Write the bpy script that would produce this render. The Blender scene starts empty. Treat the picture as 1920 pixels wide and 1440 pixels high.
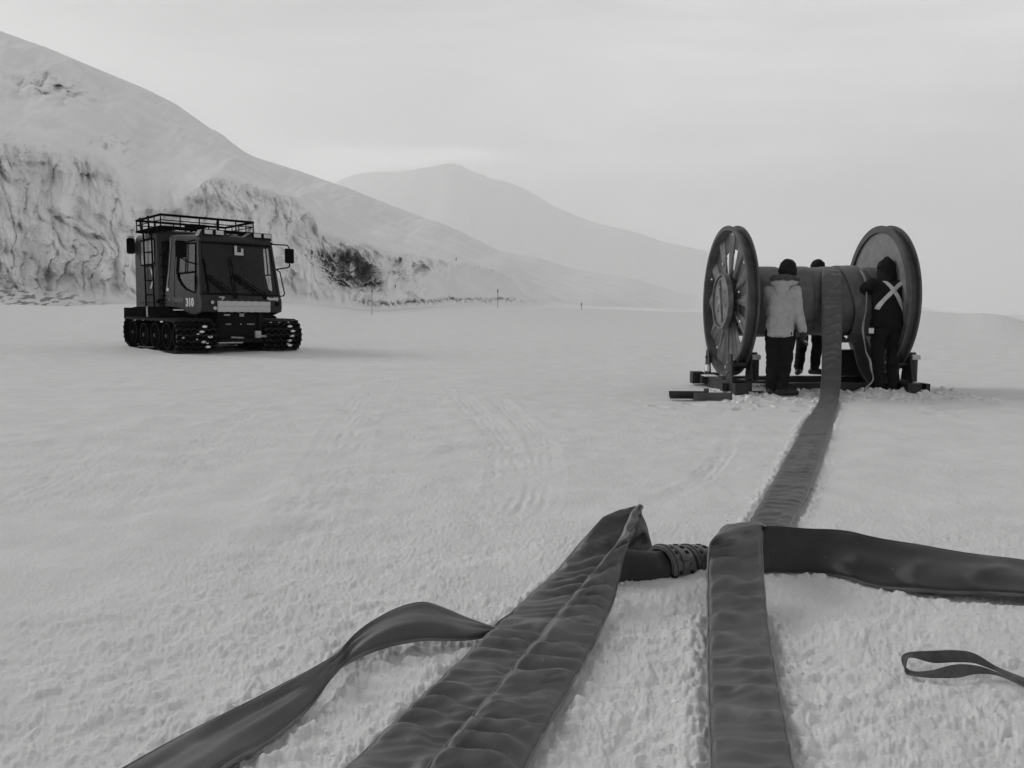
import bpy, bmesh, math, random
import numpy as np
from mathutils import Vector, Matrix
from mathutils.geometry import tessellate_polygon
from mathutils.bvhtree import BVHTree
random.seed(7)
R = math.radians
scene = bpy.context.scene
C = scene.collection

# ------------------------------------------------------------------ camera
F_PX = 1500.0
CAM_H = 1.10
PITCH = math.atan(135.0 / F_PX)
cam_d = bpy.data.cameras.new('camera')
cam = bpy.data.objects.new('camera', cam_d)
C.objects.link(cam)
cam.location = (0, 0, CAM_H)
cam.rotation_euler = (math.pi / 2 - PITCH, 0, 0)
cam_d.sensor_width = 36.0
cam_d.lens = F_PX / 1920 * 36
cam_d.clip_start = 0.05
cam_d.clip_end = 60000
scene.camera = cam
scene.render.resolution_x = 1024
scene.render.resolution_y = 768

# ------------------------------------------------------------------ world
SUN_EL, SUN_AZ = 31.0, -64.0          # azimuth measured from +Y towards +X
world = bpy.data.worlds.new('World')
scene.world = world
world.use_nodes = True
nt = world.node_tree
nt.nodes.clear()
def wn(t, **kw):
    n = nt.nodes.new(t)
    for k, v in kw.items():
        setattr(n, k, v)
    return n
def wl(a, b):
    nt.links.new(a, b)
def wmath(op, a, b=None, clamp=False):
    n = wn('ShaderNodeMath', operation=op, use_clamp=clamp)
    for i, x in enumerate((a, b)):
        if x is None: continue
        if isinstance(x, (int, float)): n.inputs[i].default_value = x
        else: wl(x, n.inputs[i])
    return n.outputs[0]
out = wn('ShaderNodeOutputWorld')
bg = wn('ShaderNodeBackground')
sky = wn('ShaderNodeTexSky')
sky.sky_type = 'NISHITA'
sky.sun_disc = False
sky.sun_elevation = R(SUN_EL)
sky.sun_rotation = R(SUN_AZ)
bw = wn('ShaderNodeRGBToBW')
wl(sky.outputs[0], bw.inputs[0])
tc = wn('ShaderNodeTexCoord')
sep = wn('ShaderNodeSeparateXYZ')
wl(tc.outputs['Generated'], sep.inputs[0])
# overcast veil: brightest low down and towards the hidden sun, dimmer overhead and behind
rz = wn('ShaderNodeMapRange'); rz.interpolation_type = 'SMOOTHSTEP'
wl(sep.outputs[2], rz.inputs['Value'])
rz.inputs['From Min'].default_value = 0.05; rz.inputs['From Max'].default_value = 0.75
rz.inputs['To Min'].default_value = 6.4; rz.inputs['To Max'].default_value = 2.2
ry = wn('ShaderNodeMapRange'); ry.interpolation_type = 'SMOOTHSTEP'
wl(sep.outputs[1], ry.inputs['Value'])
ry.inputs['From Min'].default_value = -0.6; ry.inputs['From Max'].default_value = 0.8
ry.inputs['To Min'].default_value = 0.52; ry.inputs['To Max'].default_value = 1.0
veil = wmath('MULTIPLY', rz.outputs[0], ry.outputs[0])
# thin streaky cloud
mp = wn('ShaderNodeMapping'); mp.inputs['Scale'].default_value = (1.3, 1.3, 6.0)
mp.inputs['Rotation'].default_value = (0, R(12), 0)
wl(tc.outputs['Generated'], mp.inputs[0])
nz = wn('ShaderNodeTexNoise'); nz.inputs['Scale'].default_value = 1.7
nz.inputs['Detail'].default_value = 7; nz.inputs['Roughness'].default_value = 0.5
nz.inputs['Distortion'].default_value = 0.6
wl(mp.outputs[0], nz.inputs['Vector'])
cl = wn('ShaderNodeMapRange')
wl(nz.outputs[0], cl.inputs['Value'])
cl.inputs['From Min'].default_value = 0.3; cl.inputs['From Max'].default_value = 0.72
cl.inputs['To Min'].default_value = 0.74; cl.inputs['To Max'].default_value = 1.3
veil = wmath('MULTIPLY', veil, cl.outputs[0])
# bright cap of cloud lying over the far mountain
nz2 = wn('ShaderNodeTexNoise'); nz2.inputs['Scale'].default_value = 9; nz2.inputs['Detail'].default_value = 6
mp2 = wn('ShaderNodeMapping'); mp2.inputs['Scale'].default_value = (1, 1, 3.0)
wl(tc.outputs['Generated'], mp2.inputs[0]); wl(mp2.outputs[0], nz2.inputs['Vector'])
def capcloud(u, v, su, sv_, amp):
    x = (u - 960) / F_PX; z = (585 - v) / F_PX
    tx = wmath('DIVIDE', sep.outputs[0], wmath('MAXIMUM', sep.outputs[1], 0.05)); tz = wmath('DIVIDE', sep.outputs[2], wmath('MAXIMUM', sep.outputs[1], 0.05))
    tz = wmath('ADD', tz, wmath('MULTIPLY', wmath('SUBTRACT', nz2.outputs[0], 0.5), 0.035))
    a = wmath('POWER', wmath('MULTIPLY', wmath('ABSOLUTE', wmath('SUBTRACT', tx, x)), F_PX / su), 2.0)
    b = wmath('POWER', wmath('MULTIPLY', wmath('ABSOLUTE', wmath('SUBTRACT', tz, z)), F_PX / sv_), 2.0)
    return wmath('MULTIPLY', wmath('EXPONENT', wmath('MULTIPLY', wmath('ADD', a, b), -1.0)), amp)
caps = wmath('ADD', capcloud(690, 300, 120, 20, 1.0), wmath('ADD', capcloud(860, 302, 90, 14, .75), capcloud(620, 335, 80, 20, .9)))
caps = wmath('MINIMUM', wmath('MULTIPLY', caps, 4.5), 3.6)
veil = wmath('ADD', veil, caps)
veil = wmath('MULTIPLY', veil, wmath('ADD', 1.0, wmath('MULTIPLY', sep.outputs[0], 0.75)))
tot = wmath('ADD', veil, wmath('MULTIPLY', wmath('MINIMUM', bw.outputs[0], 8.0), 0.06))
cc = wn('ShaderNodeCombineColor')
for i in range(3): wl(tot, cc.inputs[i])
wl(cc.outputs[0], bg.inputs[0])
bg.inputs[1].default_value = 0.138
wl(bg.outputs[0], out.inputs[0])

# ------------------------------------------------------------------ sun (veiled)
sd = bpy.data.lights.new('sun', 'SUN')
sd.energy = 1.75
sd.angle = R(22)
sd.color = (1.0, 0.995, 0.985)
so = bpy.data.objects.new('sun', sd)
C.objects.link(so)
sv = Vector((math.sin(R(SUN_AZ)) * math.cos(R(SUN_EL)), math.cos(R(SUN_AZ)) * math.cos(R(SUN_EL)), math.sin(R(SUN_EL))))
so.rotation_euler = sv.to_track_quat('Z', 'Y').to_euler()
so.location = (0, 0, 50)

scene.view_settings.view_transform = 'Standard'
scene.view_settings.look = 'None'
scene.view_settings.exposure = 0.0
scene.view_settings.gamma = 1.0
scene.render.engine = 'CYCLES'
scene.cycles.volume_bounces = 3
scene.cycles.max_bounces = 8
scene.cycles.transparent_max_bounces = 12

# ------------------------------------------------------------------ geometry of the view
def ray(u, v):
    x = (u - 960) / F_PX; y = -(v - 720) / F_PX
    return np.array([x, math.cos(PITCH) + y * math.sin(PITCH), -math.sin(PITCH) + y * math.cos(PITCH)])
def pz(u, v, z=0.0):                 # point of the sight line at height z
    d = ray(u, v); t = (z - CAM_H) / d[2]
    return np.array([0, 0, CAM_H]) + d * t
def pd(u, v, dist):                  # point of the sight line at world Y = dist
    d = ray(u, v)
    return np.array([0, 0, CAM_H]) + d * (dist / d[1])
def pt(a):                           # (u, v, z) or (u, v, 'd', dist)
    return pd(a[0], a[1], a[3]) if len(a) == 4 else pz(*a)

# ------------------------------------------------------------------ numpy noise
def _hash(ix, iy, seed):
    h = (ix.astype(np.int64) * 374761393 + iy.astype(np.int64) * 668265263 + seed * 974634777) & 0xffffffff
    h = ((h ^ (h >> 13)) * 1274126177) & 0xffffffff
    return ((h ^ (h >> 16)) & 0xffff) / 65535.0
def pn(x, y, seed=0):
    x = np.asarray(x, float); y = np.asarray(y, float)
    x, y = np.broadcast_arrays(x, y)
    ix = np.floor(x); iy = np.floor(y); fx = x - ix; fy = y - iy
    sx = fx * fx * fx * (fx * (fx * 6 - 15) + 10); sy = fy * fy * fy * (fy * (fy * 6 - 15) + 10)
    def g(dx, dy):
        a = _hash(ix + dx, iy + dy, seed) * 2 * np.pi
        return np.cos(a) * (fx - dx) + np.sin(a) * (fy - dy)
    return ((g(0, 0) * (1 - sx) + g(1, 0) * sx) * (1 - sy) + (g(0, 1) * (1 - sx) + g(1, 1) * sx) * sy) * 1.4
def fbm(x, y, oct=4, seed=0, gain=0.5, lac=2.03):
    s = 0; a = 1.0
    for i in range(oct):
        s = s + a * pn(x, y, seed + i); x = x * lac + 7.3; y = y * lac + 3.1; a *= gain
    return s
def ridged(x, y, oct=4, seed=0, gain=0.5):
    s = 0; a = 1.0
    for i in range(oct):
        s = s + a * (1 - 2 * np.abs(pn(x, y, seed + i))); x = x * 2.07 + 1.3; y = y * 2.07 + 9.1; a *= gain
    return s
def sstep(a, b, x):
    t = np.clip((x - a) / (b - a), 0, 1)
    return t * t * (3 - 2 * t)

# ------------------------------------------------------------------ materials (all neutral: a black and white photograph)
MATS = {}
def mat(name, g, rough=0.6, metal=0.0, spec=0.5, var=0.0, vscale=4.0, bump=0.0, bscale=60.0, bdist=0.01, coat=0.0, sheen=0.0):
    m = bpy.data.materials.new(name); m.use_nodes = True
    n = m.node_tree; b = n.nodes['Principled BSDF']
    b.inputs['Base Color'].default_value = (g, g, g, 1)
    b.inputs['Roughness'].default_value = rough
    b.inputs['Metallic'].default_value = metal
    b.inputs['Specular IOR Level'].default_value = spec
    b.inputs['Coat Weight'].default_value = coat
    if sheen: b.inputs['Sheen Weight'].default_value = sheen; b.inputs['Sheen Roughness'].default_value = 0.4
    co = n.nodes.new('ShaderNodeTexCoord')
    if var:
        t = n.nodes.new('ShaderNodeTexNoise'); t.inputs['Scale'].default_value = vscale
        t.inputs['Detail'].default_value = 8; t.inputs['Roughness'].default_value = 0.65
        n.links.new(co.outputs['Object'], t.inputs['Vector'])
        r = n.nodes.new('ShaderNodeMapRange')
        r.inputs['From Min'].default_value = 0.3; r.inputs['From Max'].default_value = 0.7
        r.inputs['To Min'].default_value = g * (1 - var); r.inputs['To Max'].default_value = g * (1 + var)
        n.links.new(t.outputs[0], r.inputs['Value'])
        k = n.nodes.new('ShaderNodeCombineColor')
        for i in range(3): n.links.new(r.outputs[0], k.inputs[i])
        n.links.new(k.outputs[0], b.inputs['Base Color'])
        r2 = n.nodes.new('ShaderNodeMapRange')
        r2.inputs['From Min'].default_value = 0.3; r2.inputs['From Max'].default_value = 0.7
        r2.inputs['To Min'].default_value = max(0.05, rough - 0.12); r2.inputs['To Max'].default_value = min(1, rough + 0.12)
        n.links.new(t.outputs[0], r2.inputs['Value'])
        n.links.new(r2.outputs[0], b.inputs['Roughness'])
    if bump:
        t = n.nodes.new('ShaderNodeTexNoise'); t.inputs['Scale'].default_value = bscale
        t.inputs['Detail'].default_value = 5
        n.links.new(co.outputs['Object'], t.inputs['Vector'])
        bp = n.nodes.new('ShaderNodeBump'); bp.inputs['Strength'].default_value = bump
        bp.inputs['Distance'].default_value = bdist
        n.links.new(t.outputs[0], bp.inputs['Height'])
        n.links.new(bp.outputs[0], b.inputs['Normal'])
    MATS[name] = m
    return m
def snow_mat(name, g, scales, icy=None, stain=False):
    """scales: list of (noise scale, strength, distance)"""
    m = bpy.data.materials.new(name); m.use_nodes = True
    n = m.node_tree; b = n.nodes['Principled BSDF']
    b.inputs['Roughness'].default_value = 0.75
    b.inputs['Specular IOR Level'].default_value = 0.08
    co = n.nodes.new('ShaderNodeTexCoord')
    t = n.nodes.new('ShaderNodeTexNoise'); t.inputs['Scale'].default_value = scales[0][0] * 0.3
    t.inputs['Detail'].default_value = 6
    n.links.new(co.outputs['Object'], t.inputs['Vector'])
    r = n.nodes.new('ShaderNodeMapRange')
    r.inputs['From Min'].default_value = 0.3; r.inputs['From Max'].default_value = 0.7
    r.inputs['To Min'].default_value = g * 0.95; r.inputs['To Max'].default_value = g * 1.04
    n.links.new(t.outputs[0], r.inputs['Value'])
    val = r.outputs[0]
    if icy is not None:
        at = n.nodes.new('ShaderNodeAttribute'); at.attribute_name = 'ice'
        mx = n.nodes.new('ShaderNodeMix'); mx.data_type = 'FLOAT'
        n.links.new(at.outputs['Fac'], mx.inputs['Factor'])
        n.links.new(val, mx.inputs[2]); mx.inputs[3].default_value = icy
        val = mx.outputs[0]
    k = n.nodes.new('ShaderNodeCombineColor')
    for i in range(3): n.links.new(val, k.inputs[i])
    n.links.new(k.outputs[0], b.inputs['Base Color'])
    prev = None
    for sc, st, di in scales:
        t = n.nodes.new('ShaderNodeTexNoise'); t.inputs['Scale'].default_value = sc
        t.inputs['Detail'].default_value = 6; t.inputs['Roughness'].default_value = 0.6
        n.links.new(co.outputs['Object'], t.inputs['Vector'])
        bp = n.nodes.new('ShaderNodeBump'); bp.inputs['Strength'].default_value = st
        bp.inputs['Distance'].default_value = di
        n.links.new(t.outputs[0], bp.inputs['Height'])
        if prev: n.links.new(prev, bp.inputs['Normal'])
        prev = bp.outputs[0]
    n.links.new(prev, b.inputs['Normal'])
    MATS[name] = m
    return m

SNOW = snow_mat('snow', 0.79, [(9, 0.25, 0.03), (42, 0.55, 0.012), (150, 0.6, 0.004)])
HILLM = snow_mat('hill_snow', 0.92, [(0.25, 0.25, 0.5), (1.3, 0.45, 0.3), (5, .4, .08)], icy=0.34)
FARM = snow_mat('far_snow', 0.84, [(0.006, 0.15, 15)], icy=0.99)  # second tone stands in for sunlight on the snow streaks
CRUMB = mat('snow_crumb', 0.88, 0.8, spec=0.2, var=0.05)

def hose_mat(name, g, spec=0.3):
    m = mat(name, g, 0.40, spec=spec, var=0.28, vscale=9, sheen=0.08)
    n = m.node_tree; b = n.nodes['Principled BSDF']
    co = n.nodes.new('ShaderNodeTexCoord')
    w1 = n.nodes.new('ShaderNodeTexWave'); w1.inputs['Scale'].default_value = 90; w1.bands_direction = 'DIAGONAL'
    w1.inputs['Distortion'].default_value = 0.4
    t = n.nodes.new('ShaderNodeTexNoise'); t.inputs['Scale'].default_value = 420; t.inputs['Detail'].default_value = 3
    n.links.new(co.outputs['Object'], w1.inputs['Vector']); n.links.new(co.outputs['Object'], t.inputs['Vector'])
    ad = n.nodes.new('ShaderNodeMath'); ad.operation = 'ADD'
    n.links.new(w1.outputs['Fac'], ad.inputs[0]); n.links.new(t.outputs[0], ad.inputs[1])
    # frost and scuffs caught in the weave
    fr = n.nodes.new('ShaderNodeTexNoise'); fr.inputs['Scale'].default_value = 26; fr.inputs['Detail'].default_value = 9; fr.inputs['Roughness'].default_value = .75
    n.links.new(co.outputs['Object'], fr.inputs['Vector'])
    fm = n.nodes.new('ShaderNodeMapRange'); fm.inputs['From Min'].default_value = .62; fm.inputs['From Max'].default_value = .74; fm.inputs['To Max'].default_value = .5
    n.links.new(fr.outputs[0], fm.inputs['Value'])
    src = b.inputs['Base Color'].links[0].from_socket
    mx = n.nodes.new('ShaderNodeMix'); mx.data_type = 'RGBA'; mx.inputs[7].default_value = (.42, .42, .42, 1)
    n.links.new(fm.outputs[0], mx.inputs[0]); n.links.new(src, mx.inputs[6]); n.links.new(mx.outputs[2], b.inputs['Base Color'])
    at = n.nodes.new('ShaderNodeAttribute'); at.attribute_name = 'ice'  # shared mask: here pale hose edges and painted pleat highlights
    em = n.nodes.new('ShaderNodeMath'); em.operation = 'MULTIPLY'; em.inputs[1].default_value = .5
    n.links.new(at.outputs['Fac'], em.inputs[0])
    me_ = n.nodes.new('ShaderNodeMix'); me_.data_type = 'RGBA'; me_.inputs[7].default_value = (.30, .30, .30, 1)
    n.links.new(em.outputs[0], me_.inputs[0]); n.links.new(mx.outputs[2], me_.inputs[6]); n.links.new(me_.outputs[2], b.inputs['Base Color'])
    bp = n.nodes.new('ShaderNodeBump'); bp.inputs['Strength'].default_value = 0.45; bp.inputs['Distance'].default_value = 0.0015
    n.links.new(ad.outputs[0], bp.inputs['Height']); n.links.new(bp.outputs[0], b.inputs['Normal'])
    return m
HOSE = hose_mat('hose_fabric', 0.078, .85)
HOSEW = hose_mat('hose_fabric_pale', 0.135, .2)  # paler copy of the hose fabric for the turns on the drum
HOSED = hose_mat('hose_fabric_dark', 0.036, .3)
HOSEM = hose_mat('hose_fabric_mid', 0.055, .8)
PAINT = mat('vehicle_paint', 0.032, 0.5, spec=0.2, var=0.3, vscale=3.5, bump=0.08, bscale=9)
PAINT_D = mat('vehicle_dark_trim', 0.010, 0.7, spec=0.08, var=0.3)
BLACK = mat('black_plastic', 0.007, 0.85, spec=0.0, var=0.3)
RUBBER = mat('track_rubber', 0.006, 0.9, spec=0.0, var=0.4)
CLEAT = mat('track_steel', 0.05, 0.35, metal=0.9, var=0.5, vscale=30)
INTER = mat('cab_interior', 0.006, 0.9, spec=0.1)
LENS = mat('lamp_lens', 0.55, 0.25, spec=0.6, var=0.25, vscale=40, bump=0.3, bscale=90)
WHITE = mat('white_marking', 0.75, 0.5)
FAINT = mat('faded_marking', 0.16, 0.5)
CLOTHC = mat('pale_cover', 0.52, 0.8, var=0.08, vscale=12, bump=0.2, bscale=30)
STEEL = mat('bare_steel', 0.42, 0.4, metal=0.7, var=0.35, vscale=12)
REELP = mat('reel_paint', 0.08, 0.5, var=0.45, vscale=5, bump=0.1, bscale=20)
SPOKE = mat('reel_spoke', 0.14, 0.5, var=0.45, vscale=6)
REELF = mat('reel_plate', 0.23, 0.5, var=0.3, vscale=7, bump=0.12, bscale=12)
HUBM = mat('reel_hub', 0.2, 0.4, metal=0.2, var=0.6, vscale=9)
FRAME = mat('frame_black', 0.015, 0.5, var=0.5, vscale=12)
PARKA = mat('pale_canvas', 0.44, 0.9, spec=0.2, var=0.14, vscale=14, bump=0.5, bscale=22, bdist=0.02)
FUR = mat('fur_trim', 0.09, 0.95, var=0.6, vscale=60, bump=1.0, bscale=90, bdist=0.02)
DARKC = mat('dark_cloth', 0.012, 0.9, spec=0.2, var=0.4, vscale=12, bump=0.5, bscale=22, bdist=0.02)
DARKH = mat('dark_knit', 0.018, 0.95, spec=0.2, var=0.4, vscale=30, bump=0.6, bscale=80)
GLOVE = mat('dark_glove', 0.03, 0.8, var=0.3)
BOOT = mat('boot_leather', 0.012, 0.5, var=0.4, vscale=20)
SKIN = mat('skin', 0.33, 0.55, var=0.06, vscale=14)
WEB = mat('webbing', 0.10, 0.8, var=0.35, vscale=25, bump=0.3, bscale=200)
WEBW = mat('reflective_tape', 0.62, 0.5, var=0.18, vscale=20)
GLASS = bpy.data.materials.new('window_glass'); GLASS.use_nodes = True
_n = GLASS.node_tree; _n.nodes.clear()
_o = _n.nodes.new('ShaderNodeOutputMaterial'); _mx = _n.nodes.new('ShaderNodeMixShader')
_tr = _n.nodes.new('ShaderNodeBsdfTransparent'); _tr.inputs[0].default_value = (.86, .86, .86, 1)
_gl = _n.nodes.new('ShaderNodeBsdfGlossy'); _gl.inputs['Roughness'].default_value = 0.03
_lw = _n.nodes.new('ShaderNodeLayerWeight'); _lw.inputs[0].default_value = 0.5
_pw = _n.nodes.new('ShaderNodeMath'); _pw.operation = 'POWER'; _pw.inputs[1].default_value = 4.0
_fr = _n.nodes.new('ShaderNodeMath'); _fr.operation = 'MULTIPLY_ADD'; _fr.inputs[1].default_value = 0.35; _fr.inputs[2].default_value = 0.018
_n.links.new(_lw.outputs['Facing'], _pw.inputs[0]); _n.links.new(_pw.outputs[0], _fr.inputs[0])
_n.links.new(_fr.outputs[0], _mx.inputs[0]); _n.links.new(_tr.outputs[0], _mx.inputs[1])
_n.links.new(_gl.outputs[0], _mx.inputs[2]); _n.links.new(_mx.outputs[0], _o.inputs[0])

# ------------------------------------------------------------------ mesh helpers
def link_mesh(name, verts, faces, m, parent=None, smooth=False):
    me = bpy.data.meshes.new(name)
    me.from_pydata([tuple(map(float, v)) for v in verts], [], faces)
    me.update()
    o = bpy.data.objects.new(name, me); C.objects.link(o)
    if m: me.materials.append(m)
    if smooth: me.polygons.foreach_set('use_smooth', [True] * len(me.polygons))
    if parent: o.parent = parent
    return o
def obj(name, bm, m, parent=None, smooth=None, bevel=0.0):
    """links a bmesh as one object; smooth = angle in degrees for autosmooth look"""
    bmesh.ops.recalc_face_normals(bm, faces=bm.faces)
    if smooth:
        for f in bm.faces: f.smooth = True
        lim = R(smooth)
        for e in bm.edges:
            if len(e.link_faces) == 2 and e.calc_face_angle(0) > lim: e.smooth = False
    me = bpy.data.meshes.new(name); bm.to_mesh(me); bm.free()
    o = bpy.data.objects.new(name, me); C.objects.link(o)
    me.materials.append(m)
    if parent: o.parent = parent
    if bevel:
        bv = o.modifiers.new('bevel', 'BEVEL'); bv.width = bevel; bv.segments = 2; bv.limit_method = 'ANGLE'; bv.angle_limit = R(40)
    return o
def add_box(bm, lo, hi, M=None):
    c = [(lo[i] + hi[i]) / 2 for i in range(3)]; s = [abs(hi[i] - lo[i]) for i in range(3)]
    mt = Matrix.Translation(c) @ Matrix.Diagonal((s[0], s[1], s[2], 1))
    if M: mt = M @ mt
    bmesh.ops.create_cube(bm, size=1, matrix=mt)
def add_cyl(bm, p, q, r, r2=None, seg=16, caps=True):
    p = Vector(p); q = Vector(q); d = q - p
    if d.length < 1e-6: return
    mt = Matrix.Translation((p + q) / 2) @ d.to_track_quat('Z', 'Y').to_matrix().to_4x4()
    bmesh.ops.create_cone(bm, cap_ends=caps, segments=seg, radius1=r, radius2=r if r2 is None else r2, depth=d.length, matrix=mt)
def add_tube(bm, pts, r, seg=8):
    for a, b in zip(pts[:-1], pts[1:]): add_cyl(bm, a, b, r, seg=seg)
    for p in pts[1:-1]:
        bmesh.ops.create_icosphere(bm, subdivisions=1, radius=r * 1.02, matrix=Matrix.Translation(p))
def add_bar(bm, p, q, w, h, up=(0, 0, 1)):
    """box beam from p to q, w across, h along up"""
    p = Vector(p); q = Vector(q); d = (q - p); L = d.length; y = d.normalized(); u = Vector(up)
    x = y.cross(u).normalized(); z = x.cross(y)
    M = Matrix((x, y, z)).transposed().to_4x4(); M.translation = (p + q) / 2
    bmesh.ops.create_cube(bm, size=1, matrix=M @ Matrix.Diagonal((w, L, h, 1)))
def add_prism(bm, outline, holes, f, thick):
    """flat panel with holes; f maps (a, b, side 0/1) to a 3D point"""
    loops = [[Vector((a, b, 0)) for a, b in outline]] + [[Vector((a, b, 0)) for a, b in h] for h in holes]
    tris = tessellate_polygon(loops)
    flat = [p for l in loops for p in l]
    A = [bm.verts.new(f(p.x, p.y, 0.0)) for p in flat]
    B = [bm.verts.new(f(p.x, p.y, thick)) for p in flat]
    for t in tris:
        try:
            bm.faces.new([A[i] for i in t]); bm.faces.new([B[i] for i in reversed(t)])
        except ValueError: pass
    k = 0
    for l in loops:
        n = len(l)
        for i in range(n):
            j = (i + 1) % n
            bm.faces.new((A[k + i], A[k + j], B[k + j], B[k + i]))
        k += n
def lathe(bm, prof, axis='X', seg=48, origin=(0, 0, 0), closed=True, a0=0, a1=2 * math.pi):
    """prof: (along, radius) points; closed profile loop"""
    full = abs(a1 - a0 - 2 * math.pi) < 1e-6
    rings = []
    cnt = seg if full else seg + 1
    for i in range(cnt):
        a = a0 + (a1 - a0) * i / seg
        ring = []
        for x, r in prof:
            if axis == 'X': p = (x, r * math.cos(a), r * math.sin(a))
            elif axis == 'Z': p = (r * math.cos(a), r * math.sin(a), x)
            else: p = (r * math.cos(a), x, r * math.sin(a))
            ring.append(bm.verts.new((p[0] + origin[0], p[1] + origin[1], p[2] + origin[2])))
        rings.append(ring)
    n = len(prof)
    for i in range(cnt if full else cnt - 1):
        A = rings[i]; B = rings[(i + 1) % cnt]
        for j in range(n if closed else n - 1):
            k = (j + 1) % n
            bm.faces.new((A[j], A[k], B[k], B[j]))
    if not full and closed:
        bm.faces.new(rings[0]); bm.faces.new(list(reversed(rings[-1])))
def props(o, label=None, cat=None, group=None, kind=None):
    if label: o['label'] = label
    if cat: o['category'] = cat
    if group: o['group'] = group
    if kind: o['kind'] = kind
    return o
def thing(name, label, cat, loc=(0, 0, 0), rotz=0.0, group=None):
    o = bpy.data.objects.new(name, None); C.objects.link(o)
    o.empty_display_size = 0.2
    o.location = loc; o.rotation_euler = (0, 0, rotz)
    return props(o, label, cat, group)
def text_mesh(name, txt, size, m, parent, M, shear=0.0, bold=0.0, sx=1.0, depth=0.002):
    cu = bpy.data.curves.new(name, 'FONT'); cu.body = txt; cu.size = size; cu.shear = shear
    cu.extrude = depth; cu.offset = bold; cu.align_x = 'CENTER'; cu.align_y = 'CENTER'; cu.resolution_u = 3
    t = bpy.data.objects.new(name + '_tmp', cu); C.objects.link(t)
    dg = bpy.context.evaluated_depsgraph_get(); dg.update()
    me = bpy.data.meshes.new_from_object(t.evaluated_get(dg))
    bpy.data.objects.remove(t)
    me.transform(M @ Matrix.Diagonal((sx, 1, 1, 1)))
    o = bpy.data.objects.new(name, me); C.objects.link(o)
    me.materials.clear(); me.materials.append(m)
    if parent: o.parent = parent
    return o
def grid_mesh(name, P, m, smooth=True, attr=None, close_u=False):
    """P: (nr, nc, 3) array"""
    nr, nc = P.shape[:2]
    me = bpy.data.meshes.new(name)
    idx = np.arange(nr * nc).reshape(nr, nc)
    if close_u:
        idx = np.concatenate([idx, idx[:, :1]], 1)
    q = np.stack([idx[:-1, :-1], idx[:-1, 1:], idx[1:, 1:], idx[1:, :-1]], -1).reshape(-1, 4)
    me.vertices.add(nr * nc); me.vertices.foreach_set('co', P.reshape(-1).astype(np.float32))
    me.loops.add(q.size); me.loops.foreach_set('vertex_index', q.reshape(-1).astype(np.int32))
    me.polygons.add(len(q))
    me.polygons.foreach_set('loop_start', np.arange(0, q.size, 4, dtype=np.int32))
    me.polygons.foreach_set('loop_total', np.full(len(q), 4, dtype=np.int32))
    me.update(calc_edges=True); me.validate()
    if attr is not None:
        a = me.attributes.new('ice', 'FLOAT', 'POINT'); a.data.foreach_set('value', attr.reshape(-1).astype(np.float32))
    if smooth: me.polygons.foreach_set('use_smooth', np.ones(len(me.polygons), dtype=bool))
    me.materials.append(m)
    o = bpy.data.objects.new(name, me); C.objects.link(o)
    return o

# ------------------------------------------------------------------ hose lay-out (edges of each run), used by the ground too
def catmull(P, n):
    P = np.asarray(P, float)
    E = np.vstack([2 * P[0] - P[1], P, 2 * P[-1] - P[-2]])
    res = []
    segs = len(P) - 1
    for t in np.linspace(0, segs - 1e-9, n):
        i = int(t); f = t - i
        a, b, c, d = E[i], E[i + 1], E[i + 2], E[i + 3]
        res.append(0.5 * ((2 * b) + (c - a) * f + (2 * a - 5 * b + 4 * c - d) * f * f + (3 * b - a - 3 * c + d) * f ** 3))
    return np.array(res)
def resample(Lp, Rp, ds):
    S = np.hstack([Lp, Rp])
    D = catmull(S, max(40, len(Lp) * 40))
    mid = (D[:, :3] + D[:, 3:6]) / 2
    s = np.concatenate([[0], np.cumsum(np.linalg.norm(np.diff(mid, axis=0), axis=1))])
    n = max(8, int(s[-1] / ds))
    ss = np.linspace(0, s[-1], n)
    O = np.stack([np.interp(ss, s, D[:, k]) for k in range(D.shape[1])], 1)
    return ss, O[:, :3], O[:, 3:6], O[:, 6:]
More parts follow.
